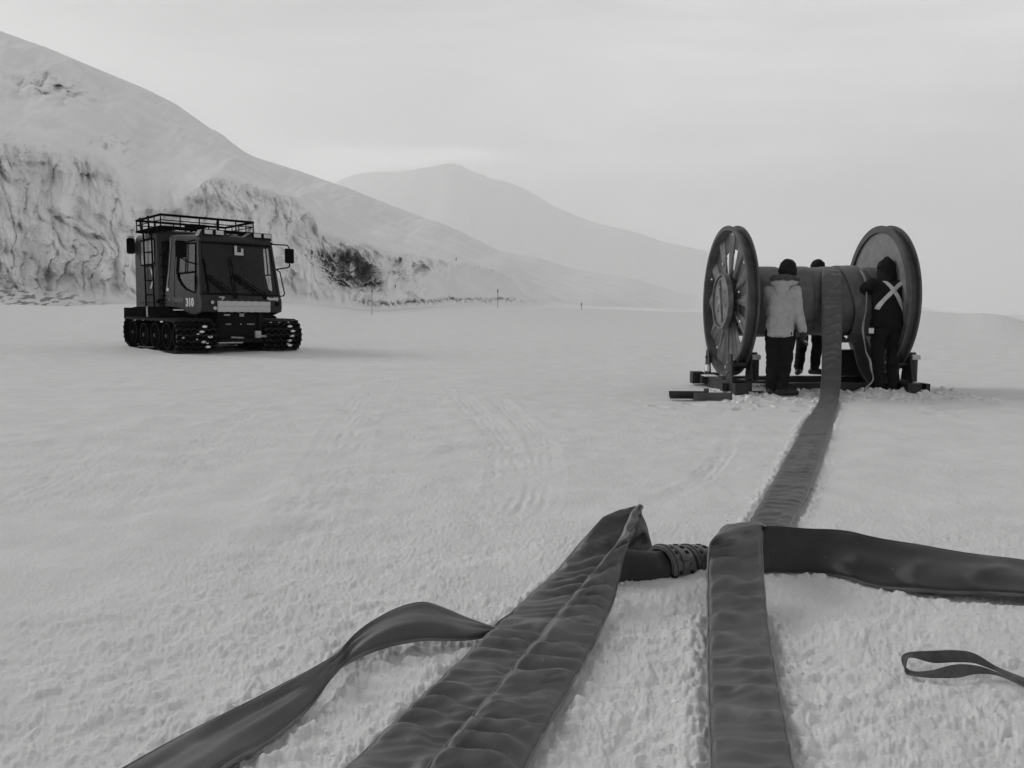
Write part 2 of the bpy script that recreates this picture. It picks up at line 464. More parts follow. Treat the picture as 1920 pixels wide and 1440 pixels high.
def ribbon_mesh(name, Lp, Rp, th, m, ds=0.012, nw=26, pleat=None, crown=0.0, parent=None, wave=0.0, seed=1, seam=0.0):
    """a flat hose between two edge lines; th = list of thickness per station or number"""
    if np.isscalar(th): th = [th] * len(Lp)
    Lq = np.hstack([np.asarray(Lp), ]); Rq = np.hstack([np.asarray(Rp), np.asarray(th)[:, None]])
    ss, L, Rr, ex = resample(Lq, Rq, ds)
    T_ = ex[:, 0]
    mid = (L + Rr) / 2; W = Rr - L
    half = W / 2
    Wn = W / np.linalg.norm(W, axis=1)[:, None]
    T = np.gradient(mid, axis=0); T /= np.linalg.norm(T, axis=1)[:, None]
    N = np.cross(Wn, T); N /= np.linalg.norm(N, axis=1)[:, None]
    k = np.ones(9) / 9
    Np = np.pad(N, ((4, 4), (0, 0)), mode='edge')
    N = np.stack([np.convolve(Np[:, i], k, 'valid') for i in range(3)], 1); N /= np.linalg.norm(N, axis=1)[:, None]
    w = np.sin(np.linspace(-math.pi / 2, math.pi / 2, nw))
    w = np.sort(np.concatenate([w[2:-2], [-1, -.985, -.965, -.945, -.92, .92, .945, .965, .985, 1]]))
    S, Wg = np.meshgrid(ss, w, indexing='ij')
    disp = np.zeros_like(S)
    if pleat:
        for (lam, amp, skew, pw, sd) in pleat:
            ph = S / lam + 0.28 * pn(S * 2.3 / (lam * 12), Wg * 0.9, sd) * 2 + skew * Wg + 0.9 * pn(S / (lam * 3), S * 0, sd + 5)
            fr_ = ph - np.floor(ph); v = np.where(fr_ < .62, sstep(0, .62, fr_), 1 - sstep(.62, 1.0, fr_)) ** (pw * .6)
            mod = 0.55 + 0.9 * np.clip(pn(S / (lam * 2.2), Wg * 0.7, sd + 9) + 0.25, 0, 1)
            disp += amp * v * mod * (1 - 0.85 * Wg ** 6)
    pmax = max((p[1] for p in pleat), default=0) if pleat else 0
    crest_hilite = np.clip((disp / (pmax + 1e-6) - .55) * 1.6, 0, .45) * np.clip(.7 + 1.5 * pn(S * 9, Wg * 3, seed + 70), 0, 1) if pmax else 0 * disp  # highlights along the pleat crests, painted in as lighter colour
    if wave: disp += wave * pn(S * 3.1, Wg * 1.3, seed + 20)
    disp += crown * (1 - Wg ** 2)
    aw = np.abs(Wg)
    prof = 1.0 - 0.62 * np.exp(-((aw - 0.925) / 0.03) ** 2)
    prof = np.where(aw > 0.94, 0.75 * np.sqrt(np.clip(1 - ((aw - .97) / .032) ** 2, 0.05, 1)), prof)
    # edges wander a little
    ew = 1 + 0.02 * pn(ss * 9, ss * 0, seed + 3)[:, None]
    base = mid[:, None, :] + half[:, None, :] * (Wg * ew)[..., None]
    t = T_[:, None] * 0.5
    top = base + N[:, None, :] * (disp + t * prof)[..., None]
    bot = base + N[:, None, :] * (disp * 0.6 - t * prof)[..., None]
    P = np.concatenate([top, bot[:, ::-1]], 1)
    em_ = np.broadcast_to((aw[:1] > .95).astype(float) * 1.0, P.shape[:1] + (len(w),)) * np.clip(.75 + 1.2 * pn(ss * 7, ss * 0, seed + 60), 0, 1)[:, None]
    em_ = np.maximum(em_, crest_hilite)
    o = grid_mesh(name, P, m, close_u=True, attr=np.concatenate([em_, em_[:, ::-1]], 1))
    bm = bmesh.new(); bm.from_mesh(o.data); bm.verts.ensure_lookup_table()
    nc = P.shape[1]; nr = P.shape[0]
    bm.faces.new([bm.verts[i] for i in range(nc)][::-1]); bm.faces.new([bm.verts[(nr - 1) * nc + i] for i in range(nc)])
    bmesh.ops.recalc_face_normals(bm, faces=bm.faces)
    bm.to_mesh(o.data); bm.free()
    if parent: o.parent = parent
    return o, mid, np.linalg.norm(half, axis=1)

# long hose: reel -> over the standing hose -> towards the camera.   station = (left edge, right edge, thickness)
Z0 = 0.022
RUN = [
 ((1332, 1620, Z0), (1535, 1620, Z0)), ((1330, 1520, Z0), (1510, 1520, Z0)), ((1330, 1440, Z0), (1491, 1440, Z0)),
 ((1328, 1370, Z0), (1476, 1370, Z0)), ((1326, 1300, Z0), (1463, 1300, Z0)), ((1325, 1230, .025), (1450, 1230, .025)),
 ((1325, 1170, .04), (1441, 1165, .045)), ((1325, 1115, .075), (1435, 1110, .085)), ((1325, 1065, .13), (1431, 1055, .14)),
 ((1328, 1028, .19), (1429, 1008, .20)), ((1340, 1007, .235), (1425, 984, .245)),
 ((1362, 1003, 'd', 3.32), (1438, 988, 'd', 3.42)), ((1378, 1012, 'd', 3.52), (1455, 1005, 'd', 3.60)),
 ((1388, 1003, .03), (1468, 1004, .03)),
 ((1400, 985, Z0), (1482, 985, Z0)), ((1418, 957, Z0), (1497, 957, Z0)), ((1437, 925, Z0), (1514, 927, Z0)), ((1466, 873, Z0), (1533, 875, Z0)),
 ((1482, 845, Z0), (1543, 846, Z0)), ((1496, 820, Z0), (1552, 820, Z0)), ((1503, 800, Z0), (1558, 800, Z0)), ((1515, 783, Z0), (1564, 783, Z0)),
 ((1528, 766, Z0), (1569, 766, Z0)), ((1535, 750, 'd', 9.55), (1573, 750, 'd', 9.55)), ((1538, 728, 'd', 10.0), (1575.5, 728, 'd', 10.0)),
 ((1540, 700, 'd', 10.3), (1577, 700, 'd', 10.3)), ((1541, 650, 'd', 10.55), (1578, 650, 'd', 10.55)), ((1541, 600, 'd', 10.68), (1579, 600, 'd', 10.68)),
 ((1541, 560, 'd', 10.74), (1578, 560, 'd', 10.74)), ((1541, 528, 'd', 10.82), (1577, 528, 'd', 10.82)), ((1542, 511, 'd', 10.98), (1577, 511, 'd', 10.98)),
 ((1543, 504, 'd', 11.2), (1576, 504, 'd', 11.2)), ((1543, 505, 'd', 11.45), (1576, 505, 'd', 11.45)), ((1544, 516, 'd', 11.68), (1576, 516, 'd', 11.68)),
 ((1545, 535, 'd', 11.78), (1576, 535, 'd', 11.78)),
]
STAND = [  # hose standing on edge, runs to the right
 ((1336, 1022, 'd', 3.43), (1336, 1092, 0.0)), ((1365, 1006, 'd', 3.41), (1365, 1086, 0.0)), ((1434, 987, 'd', 3.42), (1430, 1076, 0.0)),
 ((1490, 990, 'd', 3.41), (1490, 1075, 0.0)), ((1545, 993, 'd', 3.40), (1545, 1078, 0.0)), ((1590, 997, 'd', 3.37), (1600, 1090, 0.0)),
 ((1625, 1006, 'd', 3.33), (1632, 1099, 0.0)), ((1665, 1014, 'd', 3.31), (1670, 1106, 0.005)), ((1760, 1030, 'd', 3.27), (1760, 1112, 0.02)), ((1850, 1043, 'd', 3.23), (1850, 1114, 0.03)),
 ((1920, 1052, 'd', 3.20), (1925, 1120, 0.03)), ((2030, 1068, 'd', 3.14), (2035, 1136, 0.015)), ((2200, 1100, 'd', 3.02), (2200, 1170, 0.0)),
]
LOOPA = [  # left strip of the pair, rises into the loop and comes down to the coupling
 ((480, 1620, Z0), (700, 1620, Z0)), ((575, 1520, Z0), (770, 1520, Z0)), ((650, 1440, Z0), (825, 1440, .010)), ((770, 1328, Z0), (925, 1330, .008)), ((880, 1223, Z0), (1015, 1228, .008)),
 ((960, 1146, .025), (1080, 1150, .012)), ((1003, 1107, .03), (1115, 1112, .022)), ((1040, 1073, .045), (1145, 1078, .05)),
 ((1085, 1020, 'd', 3.30), (1170, 1032, 'd', 3.27)), ((1124, 976, 'd', 3.33), (1188, 985, 'd', 3.34)), ((1136, 967, 'd', 3.35), (1191, 968, 'd', 3.37)),
 ((1182, 951, 'd', 3.40), (1191, 958, 'd', 3.40)), ((1193, 951, 'd', 3.44), (1186, 966, 'd', 3.43)), ((1207, 973, 'd', 3.47), (1176, 996, 'd', 3.43)),
 ((1216, 1003, 'd', 3.48), (1166, 1036, 'd', 3.42)), ((1222, 1024, 'd', 3.46), (1162, 1070, 'd', 3.39)), ((1222, 1034, 'd', 3.43), (1168, 1102, 'd', 3.35)), ((1216, 1040, 'd', 3.40), (1180, 1106, 'd', 3.32)),
]
LOOPA_TH = [.012] * 19 + [.02]
LOOPA_TH = LOOPA_TH[:len(LOOPA) - 1] + [.022]
LOOPA_TH = LOOPA_TH + [.022] * (len(LOOPA) - len(LOOPA_TH))
LOOPB = [  # right strip of the pair
 ((670, 1620, .05), (900, 1620, Z0)), ((735, 1520, .062), (950, 1520, Z0)), ((800, 1440, .062), (987, 1440, Z0)), ((868, 1362, .062), (1030, 1362, Z0)), ((930, 1290, .062), (1072, 1290, Z0)),
 ((1000, 1206, .065), (1112, 1215, Z0)), ((1060, 1130, .072), (1148, 1138, .03)), ((1098, 1087, .095), (1159, 1095, .075)),
 ((1130, 1050, .140), (1168, 1055, .13)), ((1158, 1015, .195), (1178, 1015, .18)), ((1175, 982, .240), (1188, 982, .22)), ((1186, 956, .266), (1196, 959, .255)),
 ((1191, 957, 'd', 3.40), (1199, 965, 'd', 3.38)),
]
ARCH = [   # far left hose, twisted up on edge
 ((-80, 1600, Z0), (130, 1610, Z0)), ((110, 1510, Z0), (320, 1515, Z0)), ((240, 1441, Z0), (432, 1436, Z0)), ((330, 1392, Z0), (482, 1406, .018)), ((425, 1343, .03), (527, 1372, .018)), ((500, 1304, .04), (567, 1340, .018)),
 ((560, 1273, .055), (598, 1306, .022)), ((605, 1243, .07), (616, 1280, .03)), ((648, 1206, 'd', 2.45), (636, 1256, 'd', 2.34)),
 ((696, 1168, 'd', 2.56), (684, 1230, 'd', 2.41)), ((742, 1144, 'd', 2.62), (738, 1209, 'd', 2.46)), ((790, 1132, 'd', 2.65), (792, 1199, 'd', 2.49)),
 ((832, 1143, 'd', 2.66), (836, 1197, 'd', 2.52)), ((882, 1164, 'd', 2.65), (880, 1195, 'd', 2.55)), ((922, 1178, 'd', 2.64), (918, 1189, 'd', 2.61)),
 ((950, 1187, .03), (940, 1165, .03)), ((1000, 1184, .02), (985, 1140, .02)), ((1080, 1172, .012), (1070, 1128, .012)),
]
def edges(st):
    return np.array([pt(a) for a, b in st]), np.array([pt(b) for a, b in st])
FOOT = []      # (xy samples, half width) where hoses lie on the snow
for st in (RUN, STAND, LOOPA, LOOPB, ARCH):
    Le, Re = edges(st)
    ss, L, Rr, _ = resample(Le, np.hstack([Re, np.zeros((len(Re), 1))]), 0.03)
    mid = (L + Rr) / 2; hw = np.linalg.norm((Rr - L)[:, :2], axis=1) / 2
    keep = (np.minimum(L[:, 2], Rr[:, 2]) < 0.06) & (mid[:, 1] < 9.6)
    for a in (L[keep] * .5 + Rr[keep] * .5, L[keep] * .8 + Rr[keep] * .2, L[keep] * .2 + Rr[keep] * .8, L[keep] * .97 + Rr[keep] * .03, L[keep] * .03 + Rr[keep] * .97):
        FOOT.append(a[:, :2])
FOOTP = np.vstack(FOOT)

# ------------------------------------------------------------------ ground
def colray(u):
    d = ray(u, 585); return math.atan2(d[0], d[1])
BASE = [(-900, 560), (-300, 568), (0, 573), (130, 576), (230, 572), (420, 570), (560, 570), (640, 577), (700, 583), (780, 578), (850, 573), (940, 574), (1030, 577), (1110, 580), (1200, 583), (1316, 586), (1420, 587), (1600, 586), (1700, 584), (1735, 584), (1800, 588), (1840, 587), (1875, 590), (1920, 600), (2000, 604), (2300, 606), (3200, 600)]
DBASE = [(-900, 60), (0, 75), (300, 85), (600, 110), (800, 140), (1000, 180), (1110, 210), (1200, 260), (1316, 330), (1500, 300), (1700, 230), (1850, 150), (1920, 120), (2300, 110), (3200, 120)]
bu = np.array([b[0] for b in BASE], float); bv_ = np.array([b[1] for b in BASE], float)
du = np.array([b[0] for b in DBASE], float); dv_ = np.array([b[1] for b in DBASE], float)
azs = np.concatenate([np.linspace(-math.pi, -0.80, 40, endpoint=False), np.linspace(-0.80, -0.60, 30, endpoint=False), np.linspace(-0.60, 0.60, 1000, endpoint=False),
                      np.linspace(0.60, 0.80, 30, endpoint=False), np.linspace(0.80, math.pi, 41)])
tt = np.linspace(0, 1, 760)
ri = 1.25 * (120 / 1.25) ** tt
ri = np.concatenate([[0.2, 0.6, 1.0], ri])
A_, R_ = np.meshgrid(azs, ri)
Uc = 960 + F_PX * math.cos(0) * np.tan(np.clip(A_, -1.1, 1.1)) * (1 / 1.0)
db = np.interp(Uc, du, dv_)
RR = R_ * np.where(R_ > 20, 1 + (db / 120 - 1) * sstep(math.log(20), math.log(120), np.log(R_)), 1)
X_ = RR * np.sin(A_); Y_ = RR * np.cos(A_)
hb = CAM_H + (585 - np.interp(Uc, bu, bv_)) / F_PX * db * np.cos(np.clip(A_, -1.1, 1.1)) ** 0
zf = hb * sstep(0.12, 1.0, RR / db) ** 1.3
RUTS = [([(735, 690), (705, 730), (668, 775), (645, 820), (626, 870), (606, 925), (578, 985), (545, 1040), (500, 1110)], .25, .009, .085),
        ([(820, 700), (868, 750), (915, 795), (942, 830), (954, 870), (954, 905), (935, 955), (905, 1010)], .16, .009, .075),
        ([(885, 710), (945, 760), (1000, 810), (1020, 850), (1024, 890), (1010, 940), (985, 990)], .14, .009, .07),
        ([(240, 775), (205, 815), (165, 860), (90, 915), (-10, 975), (-120, 1030)], .17, .010, .09), ([(200, 800), (150, 840), (80, 890), (-20, 945), (-130, 1000)], .13, .009, .08),
        ([(1385, 770), (1378, 800), (1358, 850), (1310, 900), (1235, 940), (1150, 975)], .08, .011, .08),
        ([(560, 720), (420, 800), (300, 900), (220, 1000)], .12, .006, .08)]
def ground_detail(X, Y):
    r = np.hypot(X, Y)
    near = 1 - sstep(6, 22, r)
    z = 0.035 * fbm(X * 0.35, Y * 0.35, 3, 11) * sstep(3, 9, r)
    # rough, trodden patches and smoother packed lanes
    patch = sstep(-0.2, 0.5, fbm(X * 0.55 + 3, Y * 0.4, 3, 31)) * 0.8 + 0.2
    patch = patch * (1 - .6 * sstep(.0, 1.2, X - .9 - (Y - 4) * .25) * sstep(3.6, 4.5, Y))
    patch = np.maximum(patch, .9 * (1 - sstep(2.6, 4.0, r)))
    wx = X + .05 * fbm(X * 5, Y * 5, 2, 44); wy = Y + .05 * fbm(X * 5 + 9, Y * 5, 2, 45)
    crust = sstep(-.15, .55, fbm(wx * 7, wy * 7, 4, 41, .62)) + .6 * sstep(0, .5, fbm(wx * 17, wy * 17, 3, 46, .6))
    z = z + near * patch * (0.0035 + 0.0075 * (1 - sstep(2.2, 4.5, r))) * (crust - 0.7)
    z = z + near * 0.003 * fbm(X * 34, Y * 34, 3, 51, .65) * patch
    z = z + (1 - sstep(3, 7, r)) * 0.002 * fbm(X * 75, Y * 75, 2, 53)
    z = z + near * .03 * sstep(.1, .7, fbm(X * .9 + Y * .5, Y * .7 - X * .3, 3, 57)) * sstep(2.2, 4, r) * (1 - sstep(-.5, 1.5, X))
    z = z + near * 0.010 * fbm(X * 2.6, Y * 2.6, 3, 61)
    z = z + (1 - near) * 0.02 * fbm(X * 1.2, Y * 1.2, 4, 71) * (1 - sstep(30, 80, r))
    # old vehicle ruts, faint bundles of curved grooves
    for fx, fy, fa in ((3.1, 9.9, .3), (3.0, 9.4, -.2), (3.5, 9.3, .5), (3.9, 9.7, .2), (4.7, 9.9, -.3), (5.0, 9.5, .4), (5.4, 9.9, .1), (2.6, 9.0, -.5), (3.2, 8.7, .3), (4.9, 9.0, .6), (5.7, 9.4, -.2), (2.2, 9.6, .4), (1.7, 9.2, .2), (4.6, 8.6, 0.1)):
        ca, sa = math.cos(fa), math.sin(fa); a = (X - fx) * ca + (Y - fy) * sa; b = -(X - fx) * sa + (Y - fy) * ca
        e = (a / .075) ** 4 + (b / .15) ** 4
        z = z - .035 * np.exp(-e) + .014 * np.exp(-((e ** .25 - 1.35) / .25) ** 2)
    for pts, wd, amp, gap in RUTS:
        P_r = np.array([pz(u, v)[:2] for u, v in pts]); P_r = P_r[np.argsort(P_r[:, 1])]
        xc = np.interp(Y, P_r[:, 1], P_r[:, 0]); sl_ = np.interp(Y, P_r[:, 1], np.gradient(P_r[:, 0], P_r[:, 1]))
        q = (X - xc) / np.sqrt(1 + sl_ ** 2)
        ends = sstep(P_r[0, 1], P_r[0, 1] + .8, Y) * (1 - sstep(P_r[-1, 1] - 4, P_r[-1, 1], Y))
        msk = np.clip(1.15 - np.abs(q / wd) ** 3, 0, 1) * ends * np.clip(.75 + .9 * fbm(X * 1.6, Y * 1.1, 3, 87), 0, 1.2)
        wob = q + .035 * fbm(X * 2.5, Y * 1.5, 3, 88)
        z = z + msk * amp * .85 * (np.sin(wob * 2 * np.pi / gap) * .5 * (.4 + fbm(X * 3, Y * 3, 2, 90)) + .15 * np.sign(np.sin(Y * 2 * np.pi / .17 + 2 * np.sin(wob * 20))) - .6 + .9 * fbm(X * 11, Y * 11, 3, 89))
        z = z + amp * .3 * np.exp(-((np.abs(q) - wd * 1.05) / .04) ** 2) * ends
    return z
dz = ground_detail(X_, Y_)
# press the snow down under the hoses, crumbs thrown up beside them
nearmask = (RR < 11) & (np.abs(A_) < 0.85)
Px = np.stack([X_[nearmask], Y_[nearmask]], 1)
dmin = np.full(len(Px), 9.0)
for s in range(0, len(Px), 4000):
    blk = Px[s:s + 4000]
    lo = blk.min(0) - 0.35; hi = blk.max(0) + 0.35
    sel = FOOTP[(FOOTP[:, 0] > lo[0]) & (FOOTP[:, 0] < hi[0]) & (FOOTP[:, 1] > lo[1]) & (FOOTP[:, 1] < hi[1])]
    if len(sel) == 0: continue
    dd = np.full(len(blk), 81.0)
    for t in range(0, len(sel), 400):
        e = sel[t:t + 400]
        dd = np.minimum(dd, ((blk[:, None, :] - e[None]) ** 2).sum(-1).min(1))
    dmin[s:s + 4000] = np.sqrt(dd)
dn = dz[nearmask]
press = 1 - sstep(0.005, 0.035, dmin + .02 * fbm(Px[:, 0] * 12, Px[:, 1] * 12, 2, 93))
heap = np.exp(-((dmin - 0.05) / 0.03) ** 2)
dn = dn * (1 - press) + press * (np.minimum(dn * .4, .004) - 0.010) + heap * 0.020 * np.clip(np.abs(fbm(Px[:, 0] * 14, Px[:, 1] * 14, 3, 91)) * 1.3, 0, 1)
dz[nearmask] = dn
# snow trodden and heaped round the reel base
hp = np.exp(-(((X_ - 4.2) / 2.0) ** 4 + ((Y_ - 10.85) / 0.6) ** 4)) * sstep(2.5, 3.1, X_ + 0 * Y_)
dz += hp * (0.05 + 0.07 * np.clip(fbm(X_ * 3.5, Y_ * 3.5, 4, 101), -0.4, 1))
G = np.stack([X_, Y_, zf + dz], -1)
# the sheet falls away beyond its edge and runs on as a far plain
last = G[-1]
ext = []
for k, (mul, drop) in enumerate(((1.15, 0.5), (1.6, 5), (3, 22), (8, 60), (30, 75), (110, 80), (250, 80))):
    e = last.copy(); e[:, 0] *= mul; e[:, 1] *= mul; e[:, 2] = np.minimum(last[:, 2], 2) - drop
    ext.append(e)
G = np.concatenate([G, np.array(ext)], 0)
go = grid_mesh('snow_ground', G, SNOW)
props(go, 'wide trodden snowfield', None, None, 'structure')

# ------------------------------------------------------------------ hill with ice cliff
SKY = [(-900, -330), (-400, -110), (-150, -2), (0, 58), (90, 90), (180, 128), (270, 165), (330, 195), (400, 245), (425, 262), (470, 292), (560, 320), (650, 352), (760, 395), (860, 432), (900, 452), (935, 470), (1000, 480), (1030, 490), (1070, 502), (1130, 513), (1170, 519), (1200, 525), (1260, 545), (1316, 557), (1400, 572), (1520, 584)]
CLF = [(-900, 150), (-300, 220), (0, 268), (60, 282), (110, 285), (170, 305), (220, 330), (250, 395), (300, 385), (350, 372), (380, 340), (410, 328), (470, 350), (520, 362), (575, 378), (590, 430), (640, 452), (700, 462), (760, 478), (850, 490), (900, 500), (960, 512), (975, 552), (1030, 566), (1110, 574), (1520, 585)]
us = np.concatenate([np.linspace(-900, -60, 90, endpoint=False), np.linspace(-60, 1000, 900, endpoint=False), np.linspace(1000, 1520, 200)])
skyv = np.interp(us, [s[0] for s in SKY], [s[1] for s in SKY])
def smooth1(a, n):
    k = np.hanning(n + 2)[1:-1]; k /= k.sum()
    return np.convolve(np.pad(a, (n // 2, n - 1 - n // 2), mode='edge'), k, 'valid')
ug_ = np.arange(-900, 1521, 1.0)
skyv = np.interp(us, ug_, smooth1(np.interp(ug_, [s[0] for s in SKY], [s[1] for s in SKY]), 31))
clfv = np.interp(us, ug_, smooth1(np.interp(ug_, [s[0] for s in CLF], [s[1] for s in CLF]), 81))
basv = np.interp(us, bu, bv_) + 3
dbs = np.interp(us, du, dv_) * 0.97
dtop = np.interp(us, [-900, 0, 400, 800, 1100, 1316, 1520], [200, 290, 330, 420, 560, 700, 700])
nt1, nt2, nt3 = 330, 230, 30
rows_d = []; rows_v = []; rows_t = []
for i in range(nt1):
    t = i / nt1
    rows_v.append(basv + (clfv - basv) * t); rows_d.append(dbs * (1 + 0.22 * t ** 1.5 + 0.0 * t)); rows_t.append(np.full_like(us, t * 0.5))
for i in range(nt2):
    t = i / (nt2 - 1)
    rows_v.append(clfv + (skyv - clfv) * (1 - (1 - t) ** 1.25)); rows_d.append(dbs * 1.22 + (dtop - dbs * 1.22) * (0.35 * t + 0.65 * t * t)); rows_t.append(np.full_like(us, 0.5 + t * 0.5))
D = np.array(rows_d); V = np.array(rows_v); Tt = np.array(rows_t)
Ug = np.broadcast_to(us, D.shape).copy()
# metric-ish coordinates for noise
sx = Ug / 1500 * 100; sy = (585 - V) / 1500 * 100
cliff = sstep(0.015, 0.08, Tt) * (1 - sstep(0.44, 0.56, Tt + 0.05 * fbm(sx * 0.35, sy * 0.35, 3, 7)))
cliff *= 1 - .85 * sstep(700, 860, Ug + 60 * fbm(sx * .3, sy * .3, 2, 3))
cliff *= 1 - sstep(940, 1000, Ug)
soft = 1 - cliff
warp = fbm(sx * 0.10, sy * 0.10, 3, 201)
flute = ridged(sx * 0.55 + warp * 1.6 + sy * 0.10, sy * 0.13 + warp, 4, 211, 0.55)
rough = fbm(sx * 0.5 + warp, sy * 0.45, 5, 221, 0.55)
bigl = fbm(sx * 0.12 + 5, sy * 0.16, 3, 231)
facet = ridged(sx * .30 + warp * .8 + sy * .12, sy * .17 + warp * .4, 3, 391, .45)
rel = cliff * (1.3 * facet + 0.55 * rough + 2.6 * bigl + 0.12 * fbm(sx * 2.4, sy * 2.0, 3, 381))
# buttresses at the lip of the cliff
lip = np.exp(-((Tt - 0.47) / 0.035) ** 2) * (1 - sstep(920, 980, Ug))
rel += -lip * 1.2 * np.clip(0.4 + fbm(sx * 0.5, sy * 0.2, 3, 241), 0, 2)
# deep hollow right of the vehicle
hol = np.exp(-(((Ug - 648 - (V - 505) * 0.6) / 50) ** 4 + ((V - 508) / 37) ** 4))
hw_ = fbm(sx * .5, sy * .5, 3, 252)
hrid = ridged(sx * 0.55 + sy * 0.32 + hw_ * .9, sy * 0.30 - sx * .1 + hw_, 4, 251, .6)
rel += hol * (7 + 3.0 * hrid + 2 * rough)
hol2 = np.exp(-(((Ug - 760) / 60) ** 2 + ((V - 505) / 22) ** 2))
rel += hol2 * 3 * rough
# shallow bench of ice far right
bench = sstep(640, 700, Ug) * (1 - sstep(1000, 1100, Ug)) * np.exp(-((V - (basv + 0 * V) + 14 + 4 * pn(sx * .6, sx * 0, 5)) / 5) ** 2)
rel += bench * (1.2 * ridged(sx * 1.2, sy * 1.2, 3, 261))
# crevassed dents high on the left
den = np.exp(-(((Ug - 95 + (V - 160) * -0.9) / 75) ** 2 + ((V - 165) / 24) ** 2))
rel += soft * den * (5 * fbm(sx * 0.45 - sy * 0.3, sy * 0.8, 4, 271, 0.6) + 4)
den2 = np.exp(-(((Ug - 215) / 40) ** 2 + ((V - 265) / 14) ** 2)); rel += soft * den2 * (2.5 * fbm(sx * .8, sy * 1.2, 4, 281))
# wind-shaped swells on the upper slope
sw = fbm(sx * 0.09 + sy * 0.05, sy * 0.16 - sx * 0.03, 4, 291)
sw2 = ridged(sx * 0.12 + sy * 0.2, sy * 0.45 - sx * 0.16, 3, 301)
upz = soft * sstep(0.5, 0.62, Tt) * (1 - sstep(0.93, 1.0, Tt))
crk_r = np.clip(1 - 8 * np.abs(pn(sx * .42 + warp * .8 + .22 * rough, sy * .11 + .4 * warp, 395)), 0, 1)
rel = rel + cliff * crk_r * .6
D2 = D + rel * (D / 90) * (1 - sstep(0.9, 1.0, Tt) * 0.8)
P = np.zeros(D.shape + (3,))
cp, sp = math.cos(PITCH), math.sin(PITCH)
xx = (Ug - 960) / F_PX; yy = -(V - 720) / F_PX
dy = cp + yy * sp; dzz = -sp + yy * cp
P[..., 0] = xx / dy * D2; P[..., 1] = D2; P[..., 2] = CAM_H + dzz / dy * D2
P[..., 2] += upz * (1.5 * sw + 0.12 * sw2) * (D / 150) * (1 - .8 * sstep(650, 950, Ug))
P[..., 2] += cliff * 0.25 * rough + sstep(0.97, 1.0, Tt) * 0.12 * fbm(sx * 1.5, sx * 0, 4, 311) * (D / 300)
streak = fbm((sx + sy * .35) * 0.9 + warp * 2, (sy - sx * .2) * 0.22, 4, 351, 0.6)
fine = fbm(sx * 2.2 + warp * 3, sy * 1.6, 4, 361, 0.65)
spot = fbm(sx * 3.6 + warp * 2, sy * 2.8, 3, 371, 0.6)
ice = cliff * np.clip(0.30 * sstep(-0.3, 0.7, streak) + 0.42 * sstep(0.25, 0.75, rough + .35 * streak) + 0.25 * sstep(0.1, 0.7, bigl + .4 * streak) + .30 * sstep(.35, .8, fine) * sstep(-.1, .5, facet - .3), 0, 1) * 0.58
ice = np.maximum(ice, hol * sstep(-0.6, 0.9, hrid + .4 * fine) * 0.72)  # hollow also darkened in colour where it is sunk deepest
ice = np.maximum(ice, hol2 * sstep(0.1, 0.6, rough) * 0.8)
ice = np.maximum(ice, bench * sstep(0.0, 0.9, fbm(sx * 1.4, sy * 1.4, 3, 321)) * 0.5)
ice = np.maximum(ice, den * sstep(0.15, 0.7, fbm(sx * 0.45 - sy * 0.3, sy * 0.8, 4, 271, 0.6)) * 0.8)
ice = np.maximum(ice, den2 * sstep(0.1, 0.7, fbm(sx * .8, sy * 1.2, 4, 281)) * 0.7)
crk = np.clip(1 - 8 * np.abs(pn(sx * .42 + warp * .8 + .22 * rough, sy * .11 + .4 * warp, 395)), 0, 1) * sstep(.15, .6, fbm(sx * .25, sy * .25, 2, 396) + .4 * fine)
crk2 = sstep(.45, .8, fbm(sx * 1.3 + sy * .5, sy * 1.5 - sx * .4, 4, 397, .65)) * sstep(.0, .5, fbm(sx * .22, sy * .3, 2, 398))
ice = np.maximum(ice, cliff * np.clip(crk * .45 + crk2 * .6, 0, .8))
# dirty streaks in the scree at the very left foot
scr = (1 - sstep(110, 230, Ug - (V - 560) * 1.2)) * sstep(510, 535, V + (Ug) * -0.20) * (1 - sstep(572, 580, V))
ice = np.maximum(ice, 1.2 * scr * sstep(0.08, 0.36, fbm(sx * 0.5 + sy * .9, sy * 2.4 - sx * .55, 4, 331)) * 1.0)
ice = np.maximum(ice, lip * sstep(0.25, 0.6, fbm(sx * 1.1, sy * .9, 4, 341)) * 0.55)
# far side of the hill
bk = []
for k in range(1, nt3 + 1):
    t = k / nt3
    q = P[-1].copy(); s = 1 + t * 1.2
    q[:, 0] *= s; q[:, 1] *= s; q[:, 2] = P[-1][:, 2] * (1 - t * t * 0.9) - t * 6
    bk.append(q)
P = np.concatenate([P, np.array(bk)], 0)
ice = np.concatenate([ice, np.zeros((nt3, len(us)))], 0)
# skirt below the ground line
low = P[0].copy(); low[:, 2] -= 3; low[:, :2] *= 0.97
P = np.concatenate([low[None], P], 0); ice = np.concatenate([ice[:1] * 0, ice], 0)
ho = grid_mesh('hill', P, HILLM, attr=ice)
props(ho, 'snow covered hill with ice cliff at its foot', None, None, 'structure')

